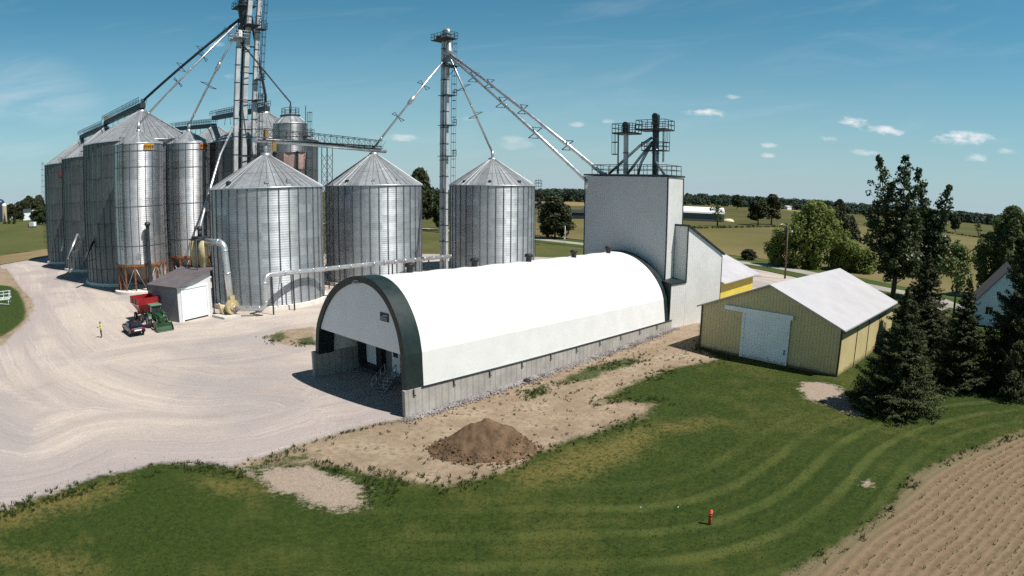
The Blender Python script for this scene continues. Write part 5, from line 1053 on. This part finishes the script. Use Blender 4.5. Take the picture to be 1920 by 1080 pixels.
# spoil heap
rg = np.random.default_rng(11)
ctr = Vector((-1.65, 34.6)); n_ = 90; mb = MB(); U = np.linspace(-4.6, 4.6, n_); W = np.linspace(-3.0, 3.0, 64)
import mathutils.noise as mn
def pile_h(u, v):
    h = 1.85*math.exp(-((u-.2)/1.4)**2-(v/1.2)**2)+.95*math.exp(-((u+1.6)/1.3)**2-((v+.1)/1.2)**2)+1.0*math.exp(-((u-1.85)/1.1)**2-((v-.1)/1.15)**2)-.14
    if h > 0: h += (mn.fractal(Vector((u*1.3, v*1.3, 0)), 0.9, 2.1, 5)*0.16+mn.noise(Vector((u*5, v*5, 3)))*0.06)*min(1, h*3)
    return h-0.04 if h > 0 else -0.35
vs = [(u, v, pile_h(u, v)) for v in W for u in U]
mb.add(vs, [(j*n_+i, j*n_+i+1, (j+1)*n_+i+1, (j+1)*n_+i) for j in range(63) for i in range(n_-1)], 0, True)
for i in range(700):
    a_ = rg.uniform(0, 2*PI); q = rg.uniform(.45, 1.12)**0.6; u, v = 3.5*q*math.cos(a_), 2.3*q*math.sin(a_); s_ = float(rg.choice([.025, .04, .055, .08, .12], p=[.4, .3, .2, .08, .02]))
    h = max(pile_h(u, v), 0.0); R3 = Matrix.Rotation(rg.uniform(0, 6), 3, 'Z') @ Matrix.Rotation(rg.uniform(0, 6), 3, 'X'); mb.box((u, v, h+s_*.3), (s_*2, s_*1.4, s_*1.2), M=R3, taper=0.6)
pl = mb.build('dirt_pile', paint('dug earth', (0.138, 0.090, 0.055), 0.95, 0, 0.34, 1.4, 0.6, spec=.1)); pl.location = (ctr.x, ctr.y, 0); pl.rotation_euler = (0, 0, rad(3)); tag(pl, 'heap of brown earth on the bare ground in front of the hoop building', 'dirt pile')
# loose clods and stones on the bare ground
mb = MB()
for i in range(260):
    s0, t0 = rg.uniform(-3, 34), -rg.uniform(1.2, 9.5); p = S(s0, t0); s_ = float(rg.choice([.03, .05, .08, .12], p=[.45, .33, .17, .05])); R3 = Matrix.Rotation(rg.uniform(0, 6), 3, 'Z') @ Matrix.Rotation(rg.uniform(0, 6), 3, 'X'); mb.box((p.x, p.y, s_*.4), (s_*2, s_*1.5, s_*1.2), M=R3, taper=.6)
tag(mb.build('loose_clods', paint('dry clod', (0.2, 0.14, 0.085), .95, 0, .3, 2)), kind='stuff')
mb = MB()
for i in range(5200):
    s0 = rg.uniform(-1, 38.5); t0 = -0.45-abs(rg.normal(0, .42)); p = S(s0, t0); s_ = rg.uniform(.025, .075); R3 = Matrix.Rotation(rg.uniform(0, 6), 3, 'Z') @ Matrix.Rotation(rg.uniform(0, 6), 3, 'X'); mb.box((p.x, p.y, s_*.4), (s_*2, s_*1.6, s_*1.3), M=R3, taper=.6)
tag(mb.build('crushed_stone', paint('crushed stone', (0.30, 0.275, 0.27), .9, 0, .35, .9)), kind='stuff')
# ---------------------------------------------------------------- utility pole
up_ = thing('utility_pole', 'wooden utility pole with a crossarm and yard lamp beside the willow', 'pole', (53.2, 111.2, 0), rad(35))
MB().tube((0, 0, -.3), (0, 0, 10.9), .2, 10, r1=.13).build('pole', paint('weathered wood', (0.13, 0.09, 0.06), .9, 0, .25), up_)
mb = MB(); mb.box((0.7, 0, 9.3), (2.2, .12, .14)); mb.tube((0, 0, 8.7), (.9, 0, 9.25), .03, 5); mb.build('crossarm', paint('weathered wood', (0.13, 0.09, 0.06)), up_)
MB().lathe([(.2, 0), (.24, .9), (.001, 1.0)], 12, (-.32, 0, 9.3)).build('transformer', M_dsteel, up_); MB().ball((1.75, 0, 9.15), .2, 10, 6).build('lamp', M_door, up_)
fp = thing('flag_pole', 'thin pale pole standing by the road in front of the round dark tree', 'pole', (14.36, 167.86))
MB().tube((0, 0, -.2), (0, 0, 5.8), .09, 8, r1=.06).build('pole', M_door, fp); MB().box((-.12, 0, 2.4), (.35, .2, .45)).build('box', M_door, fp)
# ---------------------------------------------------------------- far buildings
fb = thing('hoop_barn', 'distant long hoop barn with a white top and grey sides', 'barn', (88, 362, 0), math.atan2(-4.6, 22.3))
mb = MB(); pf = [(-6.5, 0), (-6.5, 4.6), (6.5, 4.6), (6.5, 0)]; mb.box((12, 0, 2.3), (52, 13, 4.6)); mb.build('wall', paint('grey barn side', (.10, .11, .125), .7), fb)
mb = MB(); a_ = np.linspace(0, PI, 13); mb.prism([(7.0*math.cos(q), 4.5+3.6*math.sin(q)) for q in a_], -14.3, 38.3, 'x', smooth=False); mb.build('roof', paint('white barn cover', (.78, .78, .78), .5, 0, .03), fb)
for i, (p, lab, wd, dp_, hh_, rz_) in enumerate([((-658.51, 613.49), 'long low white barn behind the conifer row at the far left', 80, 16, 9.5, rad(35)), ((-537.45, 537.36), 'white farmhouse among the trees at the far left', 9, 9, 12.5, rad(40)), ((66, 520), 'small white farm building by the far trees behind the lone grain leg', 12, 8, 4.0, 0), ((35.34, 338.16), 'small dark shed in the field left of the white elevator building', 7.5, 6, 5.0, 0),
        ((330, 900), 'tiny white house before the distant wood, right of the elevator', 22, 10, 5.0, rad(20)), ((402, 842), 'tiny white house before the distant wood, near the willow top', 18, 10, 5.5, rad(30)), ((-544.31, 558.68), 'small white outbuilding right of the far farmhouse', 8, 7, 10.5, rad(30))]):
    t = thing('farm_building', lab, 'building', (p[0], p[1], 0), rz_, 'distant farm buildings')
    wm = M_door if i != 3 else paint('dark shed wall', (.022, .024, .032), .7); rm = M_roofw if i not in (1, 3) else M_dsteel
    mb = MB(); mb.prism([(-dp_/2, -.5), (dp_/2, -.5), (dp_/2, hh_*.7), (0, hh_*.98), (-dp_/2, hh_*.7)], -wd/2, wd/2, 'x'); mb.build('wall', wm, t)
    mb = MB()
    for s_ in (-1, 1): mb.add([(-wd/2-.4, s_*(dp_/2+.4), hh_*.68), (wd/2+.4, s_*(dp_/2+.4), hh_*.68), (wd/2+.4, 0, hh_+.05), (-wd/2-.4, 0, hh_+.05)], [(0, 1, 2, 3)])
    mb.build('roof', rm, t)
for p, lab, hh_, r_, m_ in (((-571.44, 530.90), 'beige stave silo with a white domed cap at the far left', 18, 3.0, paint('beige stave', (.42, .36, .25), .8)), ((-589.36, 540.97), 'dark blue silo with a domed cap at the extreme left edge', 21, 5.4, paint('dark blue enamel', (.02, .035, .07), .4))):
    fs = thing('farm_silo', lab, 'silo', (p[0], p[1], 0), 0, 'silos of the far farmstead')
    MB().lathe([(r_, -.5), (r_, hh_)], 24).build('wall', m_, fs); MB().ball((0, 0, hh_), r_*1.02, 20, 8, (1, 1, .95), z0=0.0).build('dome', M_door if r_ < 4 else m_, fs)
for i, (x, y, s_) in enumerate(((157.19, 336.30) + (0.42,), (130.25, 357.04) + (0.85,))):
    hp_ = MB(); hp_.ball((0, 0, 0), 2.2*s_, 14, 6, (2.0, 1.2, .9), z0=0.0); t = hp_.build('tarped_heap', paint('cream tarpaulin', (.62, .55, .36), .7, 0, .15, .6)); t.location = (x, y, -.05); tag(t, ('cream tarped heap in the pasture left of the utility pole', 'cream tarped heap beside the distant hoop barn')[i], 'heap', 'tarped heaps in the pasture')
# ---------------------------------------------------------------- trees
def leafmat(name, a, b, c_, rough=0.6, trans=0.22, scale=0.5):
    m, nt, bs, out = newmat(name); k = NT(nt); co = k.co(); inf = k.n('ObjectInfo')
    n1 = k.noise(co, scale, 4, 0.6); n2 = k.noise(co, scale*7, 2, 0.6)
    cl = k.mix(k.ramp(n1, 0.35, 0.65), a, b); cl = k.mix(k.ramp(n2, 0.45, 0.7, 0, 0.8), cl, c_)
    hs_ = k.n('HueSaturation', {'Hue': k.ramp(inf.outputs['Random'], 0, 1, 0.485, 0.512, False), 'Value': k.ramp(inf.outputs['Random'], 0, 1, 0.85, 1.15, False), 'Color': cl})
    nt.links.new(hs_.outputs[0], bs.inputs['Base Color']); bs.inputs['Roughness'].default_value = rough; bs.inputs['Specular IOR Level'].default_value = 0.25
    t = k.n('BsdfTranslucent', {'Color': hs_.outputs[0]}); mx = k.n('MixShader', {0: trans, 1: bs.outputs[0], 2: t.outputs[0]}); nt.links.new(mx.outputs[0], out.inputs[0]); return m
L_spruce = leafmat('spruce needles', (0.019, 0.031, 0.0085), (0.040, 0.054, 0.014), (0.082, 0.092, 0.025), 0.65, 0.22, 1.2)
L_poplar = leafmat('poplar leaves', (0.032, 0.056, 0.018), (0.052, 0.078, 0.026), (0.088, 0.11, 0.046), 0.45, 0.28, 0.6)
L_willow = leafmat('willow leaves', (0.16, 0.20, 0.045), (0.22, 0.26, 0.07), (0.12, 0.155, 0.036), 0.6, 0.45, 0.4)
L_ash = leafmat('ash leaves', (0.07, 0.11, 0.027), (0.10, 0.14, 0.038), (0.05, 0.08, 0.02), 0.6, 0.28, 0.6)
L_dark = leafmat('dark broad leaves', (0.022, 0.032, 0.010), (0.036, 0.046, 0.014), (0.055, 0.064, 0.022), 0.6, 0.12, 0.3)
L_brown = leafmat('bronze leaves', (0.038, 0.034, 0.014), (0.05, 0.045, 0.018), (0.03, 0.034, 0.013), 0.6, 0.15, 0.3)
L_wood = leafmat('distant wood leaves', (0.032, 0.056, 0.036), (0.042, 0.066, 0.04), (0.055, 0.076, 0.046), 0.7, 0.08, 0.05)  # bluish, lightened tint puts the haze of distance into the leaf colour
L_pine = leafmat('feathery leaves', (0.085, 0.125, 0.042), (0.12, 0.16, 0.056), (0.15, 0.185, 0.078), 0.6, 0.4, 0.5)
L_weed = leafmat('weeds', (0.03, 0.058, 0.012), (0.05, 0.08, 0.018), (0.075, 0.095, 0.028), 0.7, 0.25, 0.6)
M_bark = paint('grey bark', (0.055, 0.045, 0.036), 0.95, 0, 0.3, 2)
def cards(name, P, N, size, rng, aspect=1.6, m=None, tri=False):
    """one small leaf-clump quad at every point P facing roughly along N"""
    n = len(P); N = N/np.maximum(np.linalg.norm(N, axis=1, keepdims=True), 1e-6)
    r = rng.normal(size=(n, 3)); u = np.cross(N, r); u /= np.maximum(np.linalg.norm(u, axis=1, keepdims=True), 1e-6); v = np.cross(N, u)
    s = (size*rng.uniform(0.6, 1.35, n))[:, None] if np.isscalar(size) else size[:, None]
    a = u*s*0.5*aspect; b = v*s*0.5
    V = np.stack([P-a, P-b*0.9+a*0.15, P+a, P+b*0.9-a*0.15], 1).reshape(-1, 3)
    me = bpy.data.meshes.new(name); me.vertices.add(4*n); me.vertices.foreach_set('co', V.astype(np.float32).ravel())
    me.loops.add(4*n); me.loops.foreach_set('vertex_index', np.arange(4*n, dtype=np.int32)); me.polygons.add(n)
    me.polygons.foreach_set('loop_start', np.arange(0, 4*n, 4, dtype=np.int32)); me.polygons.foreach_set('loop_total', np.full(n, 4, np.int32)); me.update(calc_edges=True)
    if m: me.materials.append(m)
    return me
def clump_crown(clumps, per, size, rng, name, m, fill=0.35, aspect=1.5, droop=0.0):
    """clumps: (x,y,z,r) balls of foliage; leaves sit on and just inside each ball"""
    Ps, Ns = [], []
    for x, y, z, r in clumps:
        k_ = max(6, int(per*r*r)); d = rng.normal(size=(k_, 3)); d /= np.linalg.norm(d, axis=1, keepdims=True)
        q = r*(1-fill*rng.random(k_)**1.5)[:, None]*np.array([1, 1, 0.85]); Ps.append(np.array([x, y, z])+d*q); Ns.append(d+rng.normal(size=(k_, 3))*0.55+np.array([0, 0, 0.35]))
        if droop: Ps[-1][:, 2] -= droop*rng.random(k_)**2*r
    return cards(name, np.concatenate(Ps), np.concatenate(Ns), size, rng, aspect, m)
def crown_clumps(h, rx, base, rng, n=40, shape=1.0, cr=(0.16, 0.3), irregular=0.35):
    """ball centres filling an uneven crown"""
    out = []; lob = rng.uniform(1-irregular, 1+irregular*0.6, 9)
    for i in range(n):
        f = rng.random()**0.8; z = base+(h-base)*f
        w = math.sin(PI*min(1, 0.12+0.88*f**shape))**0.75
        a = rng.uniform(0, 2*PI); k_ = lob[int(a/(2*PI)*9) % 9]; q = math.sqrt(rng.uniform(0.05, 1))
        r = rx*rng.uniform(*cr); out.append((rx*w*q*k_*math.cos(a)*0.85, rx*w*q*k_*math.sin(a)*0.85, min(z, h-r*0.7), r))
    return out
def limbs(clumps, h, r0, base, rng, n=14, lean=0):
    mb = MB(); top = base+(h-base)*0.7
    pts = [Vector((0, 0, -0.2)), Vector((rng.uniform(-.1, .1)*r0*4, rng.uniform(-.1, .1)*r0*4, base)), Vector((rng.uniform(-.5, .5), rng.uniform(-.5, .5), top))]
    mb.path(pts, [r0*1.2, r0*0.85, r0*0.25], 9)
    for c_ in sorted(clumps, key=lambda q: -q[3])[:n]:
        z0 = max(base*0.75, min(c_[2]-0.5*math.hypot(c_[0], c_[1])-0.3, top)); f = (z0-base)/max(.1, top-base); p0 = pts[1].lerp(pts[2], max(0, f)) if f > 0 else pts[0].lerp(pts[1], z0/max(base, .1))
        e = Vector(c_[:3]); md = p0.lerp(e, 0.5)+Vector((0, 0, -0.06*(e-p0).length)); mb.path([p0, md, e], [r0*0.42, r0*0.26, r0*0.08], 6)
    return mb
def tree_mesh(seed, h, rx, base, n, per, size, m, shape=1.0, cr=(0.16, 0.3), r0=None, irregular=0.35, aspect=1.5, nl=14, droop=0.0):
    rng = np.random.default_rng(seed); cl = crown_clumps(h, rx, base, rng, n, shape, cr, irregular)
    return clump_crown(cl, per, size, rng, 'crown', m, aspect=aspect, droop=droop), limbs(cl, h, r0 or h*0.022, base, rng, nl).mesh('trunk', M_bark)
def plant_tree(name, label, cat, meshes, loc, sc_=(1, 1, 1), rz=0.0, group=None):
    t = thing(name, label, cat, loc, rz, group); t.scale = sc_ if not np.isscalar(sc_) else (sc_,)*3
    for nm, me in zip(('crown', 'trunk'), meshes):
        o = bpy.data.objects.new(nm, me); COL.objects.link(o); o.parent = t
    return t
# --- spruces: whorls of drooping boughs
def spruce_mesh(seed, h, rb, dens=1.0):
    rng = np.random.default_rng(seed); Ps, Ns, Sz = [], [], []; mb = MB(); mb.tube((0, 0, -.2), (0, 0, h), h*0.022, 8, r1=0.02)
    z = 0.25; 
    while z < h-0.15:
        f = z/h; R = rb*(1-f)**0.82*(0.72+0.28*min(1, f/0.1)); nb_ = int(max(5, 15*(1-f)+4)*dens)
        for i in range(nb_):
            a = rng.uniform(0, 2*PI); ln = R*rng.uniform(0.62, 1.22); dr = rng.uniform(0.12, 0.34); d = np.array([math.cos(a), math.sin(a), 0]); sd_ = np.array([-d[1], d[0], 0])
            if i % 3 == 0: mb.path([Vector((0, 0, z)), Vector((*(d*ln*.6)[:2], z-dr*ln*.45)), Vector((*(d*ln*.95)[:2], z-dr*ln*.6+.05))], [.035, .02, .008], 4, caps=False)
            k_ = int(24+58*ln*dens); q = rng.random(k_)**0.7
            prof = z-dr*ln*np.sin(q*PI*0.62)+0.16*ln*np.maximum(0, q-.75)*2
            lat = rng.normal(size=k_)*0.17*ln*(1-q*0.62)
            P = d*(q*ln)[:, None]+sd_*lat[:, None]; P[:, 2] = prof-np.abs(lat)*0.35-rng.random(k_)*0.16
            Ps.append(P); Ns.append(np.array([0, 0, 1.0])+d*0.55+rng.normal(size=(k_, 3))*0.5); Sz.append(rng.uniform(.08, .17, k_)*(0.75+.25*(1-f)))
        z += max(0.14, 0.30*(1-f*0.5))*(h/10)
    P, N, Z = np.concatenate(Ps), np.concatenate(Ns), np.concatenate(Sz)
    return cards('crown', P, N, Z, rng, 2.1, L_spruce), mb.mesh('trunk', M_bark)
SPR = [spruce_mesh(3, 10.2, 4.6, 0.9), spruce_mesh(9, 9.9, 3.9, 0.9)]
GS_ = 'spruces beside the cream barn'
plant_tree('spruce_tree', 'broad dark spruce at the barn corner, casting its shade on the gravel patch', 'spruce', SPR[0], (29.86, 39.29), (0.93, 0.93, 0.95), 0.4, GS_)
plant_tree('spruce_tree', 'tall dark spruce rising behind the one at the barn corner', 'spruce', SPR[1], (44.6, 55.3), (1.25, 1.25, 1.1), 1.9, GS_)
plant_tree('spruce_tree', 'dark conical spruce in front of the pale farmhouse, middle of the row', 'spruce', SPR[1], (40.31, 43.38), (1.0, 1.0, 0.98), 4.1, GS_)
plant_tree('spruce_tree', 'largest dark spruce cut off by the right edge of the view', 'spruce', SPR[0], (46.2, 41.0), (1.15, 1.15, 1.72), 2.4, GS_)
plant_tree('spruce_tree', 'dark spruce beyond the right-hand one, in front of the feathery tree', 'spruce', SPR[1], (54.5, 46.0), (1.2, 1.2, 1.35), 3.0, GS_)
# --- poplars with separate leaders
def poplar_mesh(seed, leaders, per=72, size=0.36):
    rng = np.random.default_rng(seed); cl = []; mb = MB()
    mb.path([(0, 0, -.2), (0.1, 0, 4), (0.1, .1, 9)], [.42, .36, .26], 9)
    for (x, y, z0, z1, w) in leaders:
        b = Vector((0.1, 0, min(z0, 7))); e = Vector((x, y, z1-.6)); mb.path([b, b.lerp(e, .45)+Vector((x*.15, y*.15, 0)), e], [.22, .13, .03], 6)
        n = int((z1-z0)*6.4); w *= 1.4
        for i in range(n):
            f = (i+rng.random())/n; z = z0+(z1-z0)*f; q = b.lerp(e, min(1, max(0, (z-b.z)/(e.z-b.z)))); ww = w*(1-f**2.2)*(0.55+.45*min(1, f*4)); a = rng.uniform(0, 2*PI); rr = ww*rng.uniform(.15, 1.0)
            r = rng.uniform(.55, 1.05)*(1-.4*f); c_ = (q.x+rr*math.cos(a), q.y+rr*math.sin(a), z, r); cl.append(c_)
            if i % 2: mb.path([q-Vector((0, 0, rr*.8)), Vector(c_[:3])], [.06, .02], 5, caps=False)
    return clump_crown(cl, per, size, rng, 'crown', L_poplar, fill=.5, aspect=1.25), mb.mesh('trunk', M_bark)
PO1 = poplar_mesh(21, [(-3.2, 0.5, 9, 23.4, 2.6), (0.8, -.5, 10, 23.6, 2.3), (-1.2, 1.0, 6, 19, 3.8), (-4.2, -1, 5, 14, 3.0), (2.4, .5, 6, 15, 2.8), (-.4, -2, 4, 11, 3.0), (-2.2, 0.3, 4, 10, 3.0)])
PO2 = poplar_mesh(22, [(-1.7, 0, 10, 22.0, 1.9), (3.2, 0, 9, 19.6, 1.9), (0.5, .6, 5, 15.5, 3.0), (3.2, -.5, 4.5, 11, 2.8), (-.6, 0, 3.5, 11, 2.9), (5.0, 0.5, 6.5, 10.5, 1.9), (1.0, -1, 3, 8, 3.0)])
GP = 'poplars behind the cream barn'
plant_tree('poplar_tree', 'tall dark poplar with twin tops, left of the pair behind the barn', 'poplar', PO1, (61.6, 85.5), (1.15, 1.15, 1.0), -0.65, GP)
plant_tree('poplar_tree', 'tall dark poplar with two thin uneven spires, right of the pair', 'poplar', PO2, (70.0, 88.0), (1.15, 1.15, 1.0), -0.65, GP)
# --- willow, ash, feathery tree
rng = np.random.default_rng(31); cl = crown_clumps(15.4, 8.6, 0.8, rng, 170, 0.62, (0.10, 0.22), 0.5)
for i in range(75):
    f = rng.random(); cl.append((5.5+6.0*f+rng.normal()*.8, -3.0-2.8*f+rng.normal()*2.0, rng.uniform(.8, 8.2-4.6*f), rng.uniform(.8, 1.6)))
for i in range(30):
    f = rng.random(); cl.append((-6.0-3.0*f, 3.0+1.6*f+rng.normal()*1.5, rng.uniform(1.0, 9.5-4*f), rng.uniform(.8, 1.5)))
WIL = (clump_crown(cl, 58, 0.40, rng, 'crown', L_willow, aspect=2.3, droop=1.2), limbs(cl, 15.4, 0.5, 0.8, rng, 22).mesh('trunk', M_bark))
plant_tree('willow_tree', 'large light green willow behind the utility pole', 'willow', WIL, (68.5, 128.5), 1.0, 0.0)
plant_tree('ash_tree', 'small sparse light green tree above the middle spruce', 'tree', tree_mesh(32, 10.6, 3.5, 4.0, 34, 60, 0.32, L_ash, 0.9, (0.2, 0.34), 0.17, 0.4), (64.5, 72.5), 1.0, 0.2)
plant_tree('feathery_tree', 'tall feathery green tree behind the right-hand spruces', 'tree', tree_mesh(33, 17.3, 8.0, 1.5, 320, 70, 0.34, L_pine, 0.6, (0.09, 0.2), 0.3, 0.4, 2.6, 18), (92.5, 88.0), (1, 1, 1), 0.9)
# --- nearer field trees
TV = [tree_mesh(41, 14, 6.2, 1.6, 130, 34, 0.6, L_dark, .7, (.2, .32), irregular=.15), tree_mesh(42, 14, 6.2, 2.6, 90, 28, 0.7, L_dark, .8, (.18, .32), irregular=.25), tree_mesh(43, 14, 5.0, 2.4, 48, 20, 0.8, L_brown, .85, (.18, .32)), tree_mesh(44, 12, 5.0, 2.0, 26, 12, 0.7, L_ash, .9, (.16, .26), .4, .5)]
GF = 'trees standing in the fields beyond the yard'
for lab, v, p, h_, wd in (('dense dark round tree in the field just left of the white elevator building', 0, (13.55, 197.23), 13.2, 10.6), ('very tall dark tree whose top shows over the middle wide bin', 1, (-36, 237), 23.5, 11), ('dark tree hugging the right side of the lone grain leg', 0, (-26.5, 232), 15, 7),
        ('small ragged thin tree in front of the distant hoop barn', 3, (102.36, 296.93), 10.5, 9.5), ('dark field tree, left one of the touching pair', 1, (136.00, 323.91), 15.5, 12), ('bronze-leaved field tree, right one of the touching pair', 2, (150.11, 336.99), 17.5, 13.5),
        ('dark tree just above the hoop barn roof, near the distant wood', 1, (256.64, 675.83), 17, 13), ('dark shrubby tree beyond the right edge of the right-hand wide bin', 2, (17.12, 407.04), 14.5, 7.5), ('dark tree beyond the poplars at the head of the tan field', 1, (292, 500), 18, 12),
        ('dark tree on the field boundary between the poplars and the feathery tree', 1, (322.49, 369.78), 12.5, 9), ('slim twin-stemmed tree on the field boundary', 3, (315.91, 335.99), 9, 8), ('low dark bush on the field boundary nearest the feathery tree', 0, (291.08, 297.82), 5, 6.5), ('low dark bush in the middle of the field boundary', 0, (300.47, 312.87), 3, 7),
        ('bushy dark green tree touching the left side of the willow top', 1, (150, 262), 13, 11), ('dark tree beyond the willow, right of its crown', 0, (118, 196), 11, 9), ('lone low bush on the verge behind the yellow shed roof', 0, (58.11, 143.51), 2.6, 4)):
    b = (14, 14, 14, 12)[v]; rx2 = (10.4, 11.2, 9.4, 9.2)[v]; plant_tree('field_tree', lab, 'tree', TV[v], p, (wd/rx2, wd/rx2, h_/b), R_.uniform(0, 6), GF)
# --- farmstead trees at the far left
CON = spruce_mesh(15, 11, 2.4, 0.45)
for i, (u, hh_) in enumerate([((-490.99, 455.93), 12), ((-475.04, 447.64), 12), ((-458.23, 438.93), 13), ((-640.12, 585.53), 11), ((-594.59, 585.89), 8)]):
    plant_tree('windbreak_conifer', ['dark conifer of the short row at far left, second from the left edge', 'dark conifer in the middle of the short row at far left', 'dark conifer at the right end of the short row at far left', 'dark conifer at the extreme left edge of the view', 'small dark conifer standing apart, right of the short conifer row'][i], 'conifer', CON, u, (1.15, 1.15, hh_/11), i*1.3, 'conifers in front of the long white barn')
FT = [((-372.56, 390.90), 15, 17, 0), ((-623.66, 592.15), 20, 17, 1), ((-631.34, 613.03), 22, 19, 2), ((-611.82, 604.39), 23, 20, 1), ((-606.59, 609.63), 28, 19, 0), ((-593.28, 608.70), 24, 18, 1), ((-602.93, 627.19), 28, 19, 0), ((-642.84, 600.96), 19, 15, 0), ((-515.26, 502.90), 11, 12, 1), ((-489.88, 500.02), 10, 10, 0)]
for i, (p, hh_, wd, v) in enumerate(FT):
    plant_tree('farmstead_tree', ['large dark tree standing beside the box truck, nearest of the farm trees', 'rounded tree just right of the beige silo', 'bronze-leaved tree behind the long white barn', 'broad dark tree behind the gap between barn and farmhouse', 'tree directly behind the white farmhouse', 'tree behind the small white outbuilding', 'tallest farm tree, touching the silhouette of the far left bin', 'tree behind the beige silo', 'low tree at the right end of the long white barn', 'low tree in front of the white outbuilding'][i], 'tree', TV[v], p, (wd/11, wd/11, hh_/14), i*0.9, 'trees around the far farmstead')
# --- the distant wood: uncountable
rng = np.random.default_rng(77); cl = []
def wood(az0, az1, d0, d1, n, h0, h1):
    for _ in range(n):
        a = rad(rng.uniform(az0, az1)); d = rng.uniform(d0, d1); x, y = d*math.sin(a), d*math.cos(a); h = rng.uniform(h0, h1)
        for z in (0.22, 0.5, 0.74): cl.append((x+rng.normal()*1.5, y+rng.normal()*1.5, h*z, h*(0.30 if z < .7 else .25)))
wood(16, 45, 1000, 1180, 620, 13, 18.5); wood(14, 33, 900, 960, 150, 8, 13); wood(-10, 15, 820, 1000, 420, 13, 19); wood(-8, -3, 560, 640, 70, 13, 17); wood(0.5, 7.5, 1000, 1080, 90, 14, 20); wood(-50, -38, 900, 1000, 160, 13, 19); wood(33, 52, 1100, 1300, 260, 13, 18)
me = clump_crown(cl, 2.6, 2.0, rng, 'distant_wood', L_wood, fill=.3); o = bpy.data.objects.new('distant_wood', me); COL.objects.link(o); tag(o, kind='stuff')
cl = []
for line, n in (([(296.30, 363.80), (296.34, 303.75)], 60), ([(35.23, 254.50), (77.88, 266.21)], 40), ([(77.88, 266.21), (146.88, 312.02)], 80)):
    for _ in range(n):
        f = rng.random(); p = [line[0][i]+(line[1][i]-line[0][i])*f for i in (0, 1)]; r = rng.uniform(.5, 1.0); cl.append((p[0], p[1], r*.5, r))
me = clump_crown(cl, 14, 0.7, rng, 'hedge_growth', L_weed, fill=.3); o = bpy.data.objects.new('hedge_growth', me); COL.objects.link(o); tag(o, kind='stuff')
# ---------------------------------------------------------------- grass and weeds as geometry
def tufts(name, P, hmin, hmax, wd, blades, m, rng):
    n = len(P)*blades; B = np.repeat(P, blades, 0)+np.column_stack([rng.normal(size=(n, 2))*wd*1.6, np.zeros(n)])
    h = rng.uniform(hmin, hmax, n); ln = rng.normal(size=(n, 2))*0.45*h[:, None]; a = rng.uniform(0, 2*PI, n); w2 = wd*rng.uniform(.5, 1.2, n)
    dv = np.column_stack([np.cos(a)*w2, np.sin(a)*w2, np.zeros(n)]); tip = B+np.column_stack([ln, h]); V = np.stack([B-dv, B+dv, tip], 1).reshape(-1, 3)
    me = bpy.data.meshes.new(name); me.vertices.add(3*n); me.vertices.foreach_set('co', V.astype(np.float32).ravel()); me.loops.add(3*n); me.loops.foreach_set('vertex_index', np.arange(3*n, dtype=np.int32)); me.polygons.add(n)
    me.polygons.foreach_set('loop_start', np.arange(0, 3*n, 3, dtype=np.int32)); me.polygons.foreach_set('loop_total', np.full(n, 3, np.int32)); me.update(calc_edges=True); me.materials.append(m)
    o = bpy.data.objects.new(name, me); COL.objects.link(o); tag(o, kind='stuff'); return o
rng = np.random.default_rng(101)
def scatter(n, x0, x1, y0, y1): return np.column_stack([rng.uniform(x0, x1, n), rng.uniform(y0, y1, n)])
Q = scatter(90000, -45, 60, 17, 62); sg = sdist(Q, GRAVEL); sdv = sdist(Q, DIRT); sp = np.maximum.reduce([sdist(Q, q) for q in PATCH]); scf = sdist(Q, CROP); sw = np.maximum.reduce([sdist(Q, q) for q in WEED])
jit = rng.normal(size=len(Q))*0.6
def z3(q): return np.column_stack([q, np.zeros(len(q))])
ok_ = (sg+jit < 0) & (sdv+jit*1.5 < -0.3) & (sp+jit*.4 < -.1) & (scf < 0)
barnmask = sdist(Q, [(29.14, 47.79), (19.2, 59.05), (34.5, 72.5), (44.5, 61.3)]) < -.05
L_grass = leafmat('lawn blades', (0.024, 0.05, 0.008), (0.036, 0.064, 0.012), (0.06, 0.08, 0.02), 0.7, 0.35, 0.35)
lq = Q[ok_ & barnmask][:42000]
tufts('lawn_grass', z3(lq), .02, .05, .02, 4, L_grass, rng)
pn_ = np.array([mn.noise(Vector((q[0]*.35, q[1]*.35, 7))) + .5*mn.noise(Vector((q[0]*1.1, q[1]*1.1, 3))) for q in Q])
edge_ = (pn_ > -.05) & barnmask & (((np.abs(sg+0.5+1.2*pn_) < .9) & (sdv < -.3)) | ((sw+jit > -.2) & (rng.random(len(Q)) < .8)) | ((np.abs(scf+.2) < .5) & (rng.random(len(Q)) < .35)) | ((np.abs(sdv+.3) < 1.0) & (sg < 0) & (rng.random(len(Q)) < .35))) & (scf < .4) & (sp < 0)
tufts('verge_weeds', z3(Q[edge_]), .06, .26, .035, 7, L_weed, rng)
ii = (sdv > .4) & (rng.random(len(Q)) < .018); ii &= (np.abs(Q@np.array([E1.x, E1.y])-N0.dot(E1)-16) < 23) & ((Q@np.array([E2.x, E2.y])-N0.dot(E2)) < -1.4)
tufts('bare_ground_weeds', z3(Q[ii]), .06, .2, .05, 6, L_weed, rng)
Q2 = scatter(60000, 8, 62, 14, 38); r_, al_ = linedist(Q2, CROPEDGE); rr_ = r_/0.62
on = (np.abs(rr_-0.25-np.round(rr_-0.25)) < .07) & (sdist(Q2, CROP) > .8) & (rng.random(len(Q2)) < .5)
tufts('crop_seedlings', z3(Q2[on]), .05, .14, .03, 4, leafmat('seedling leaves', (0.05, 0.1, 0.02), (0.07, 0.12, 0.03), (0.09, 0.13, 0.04)), rng)
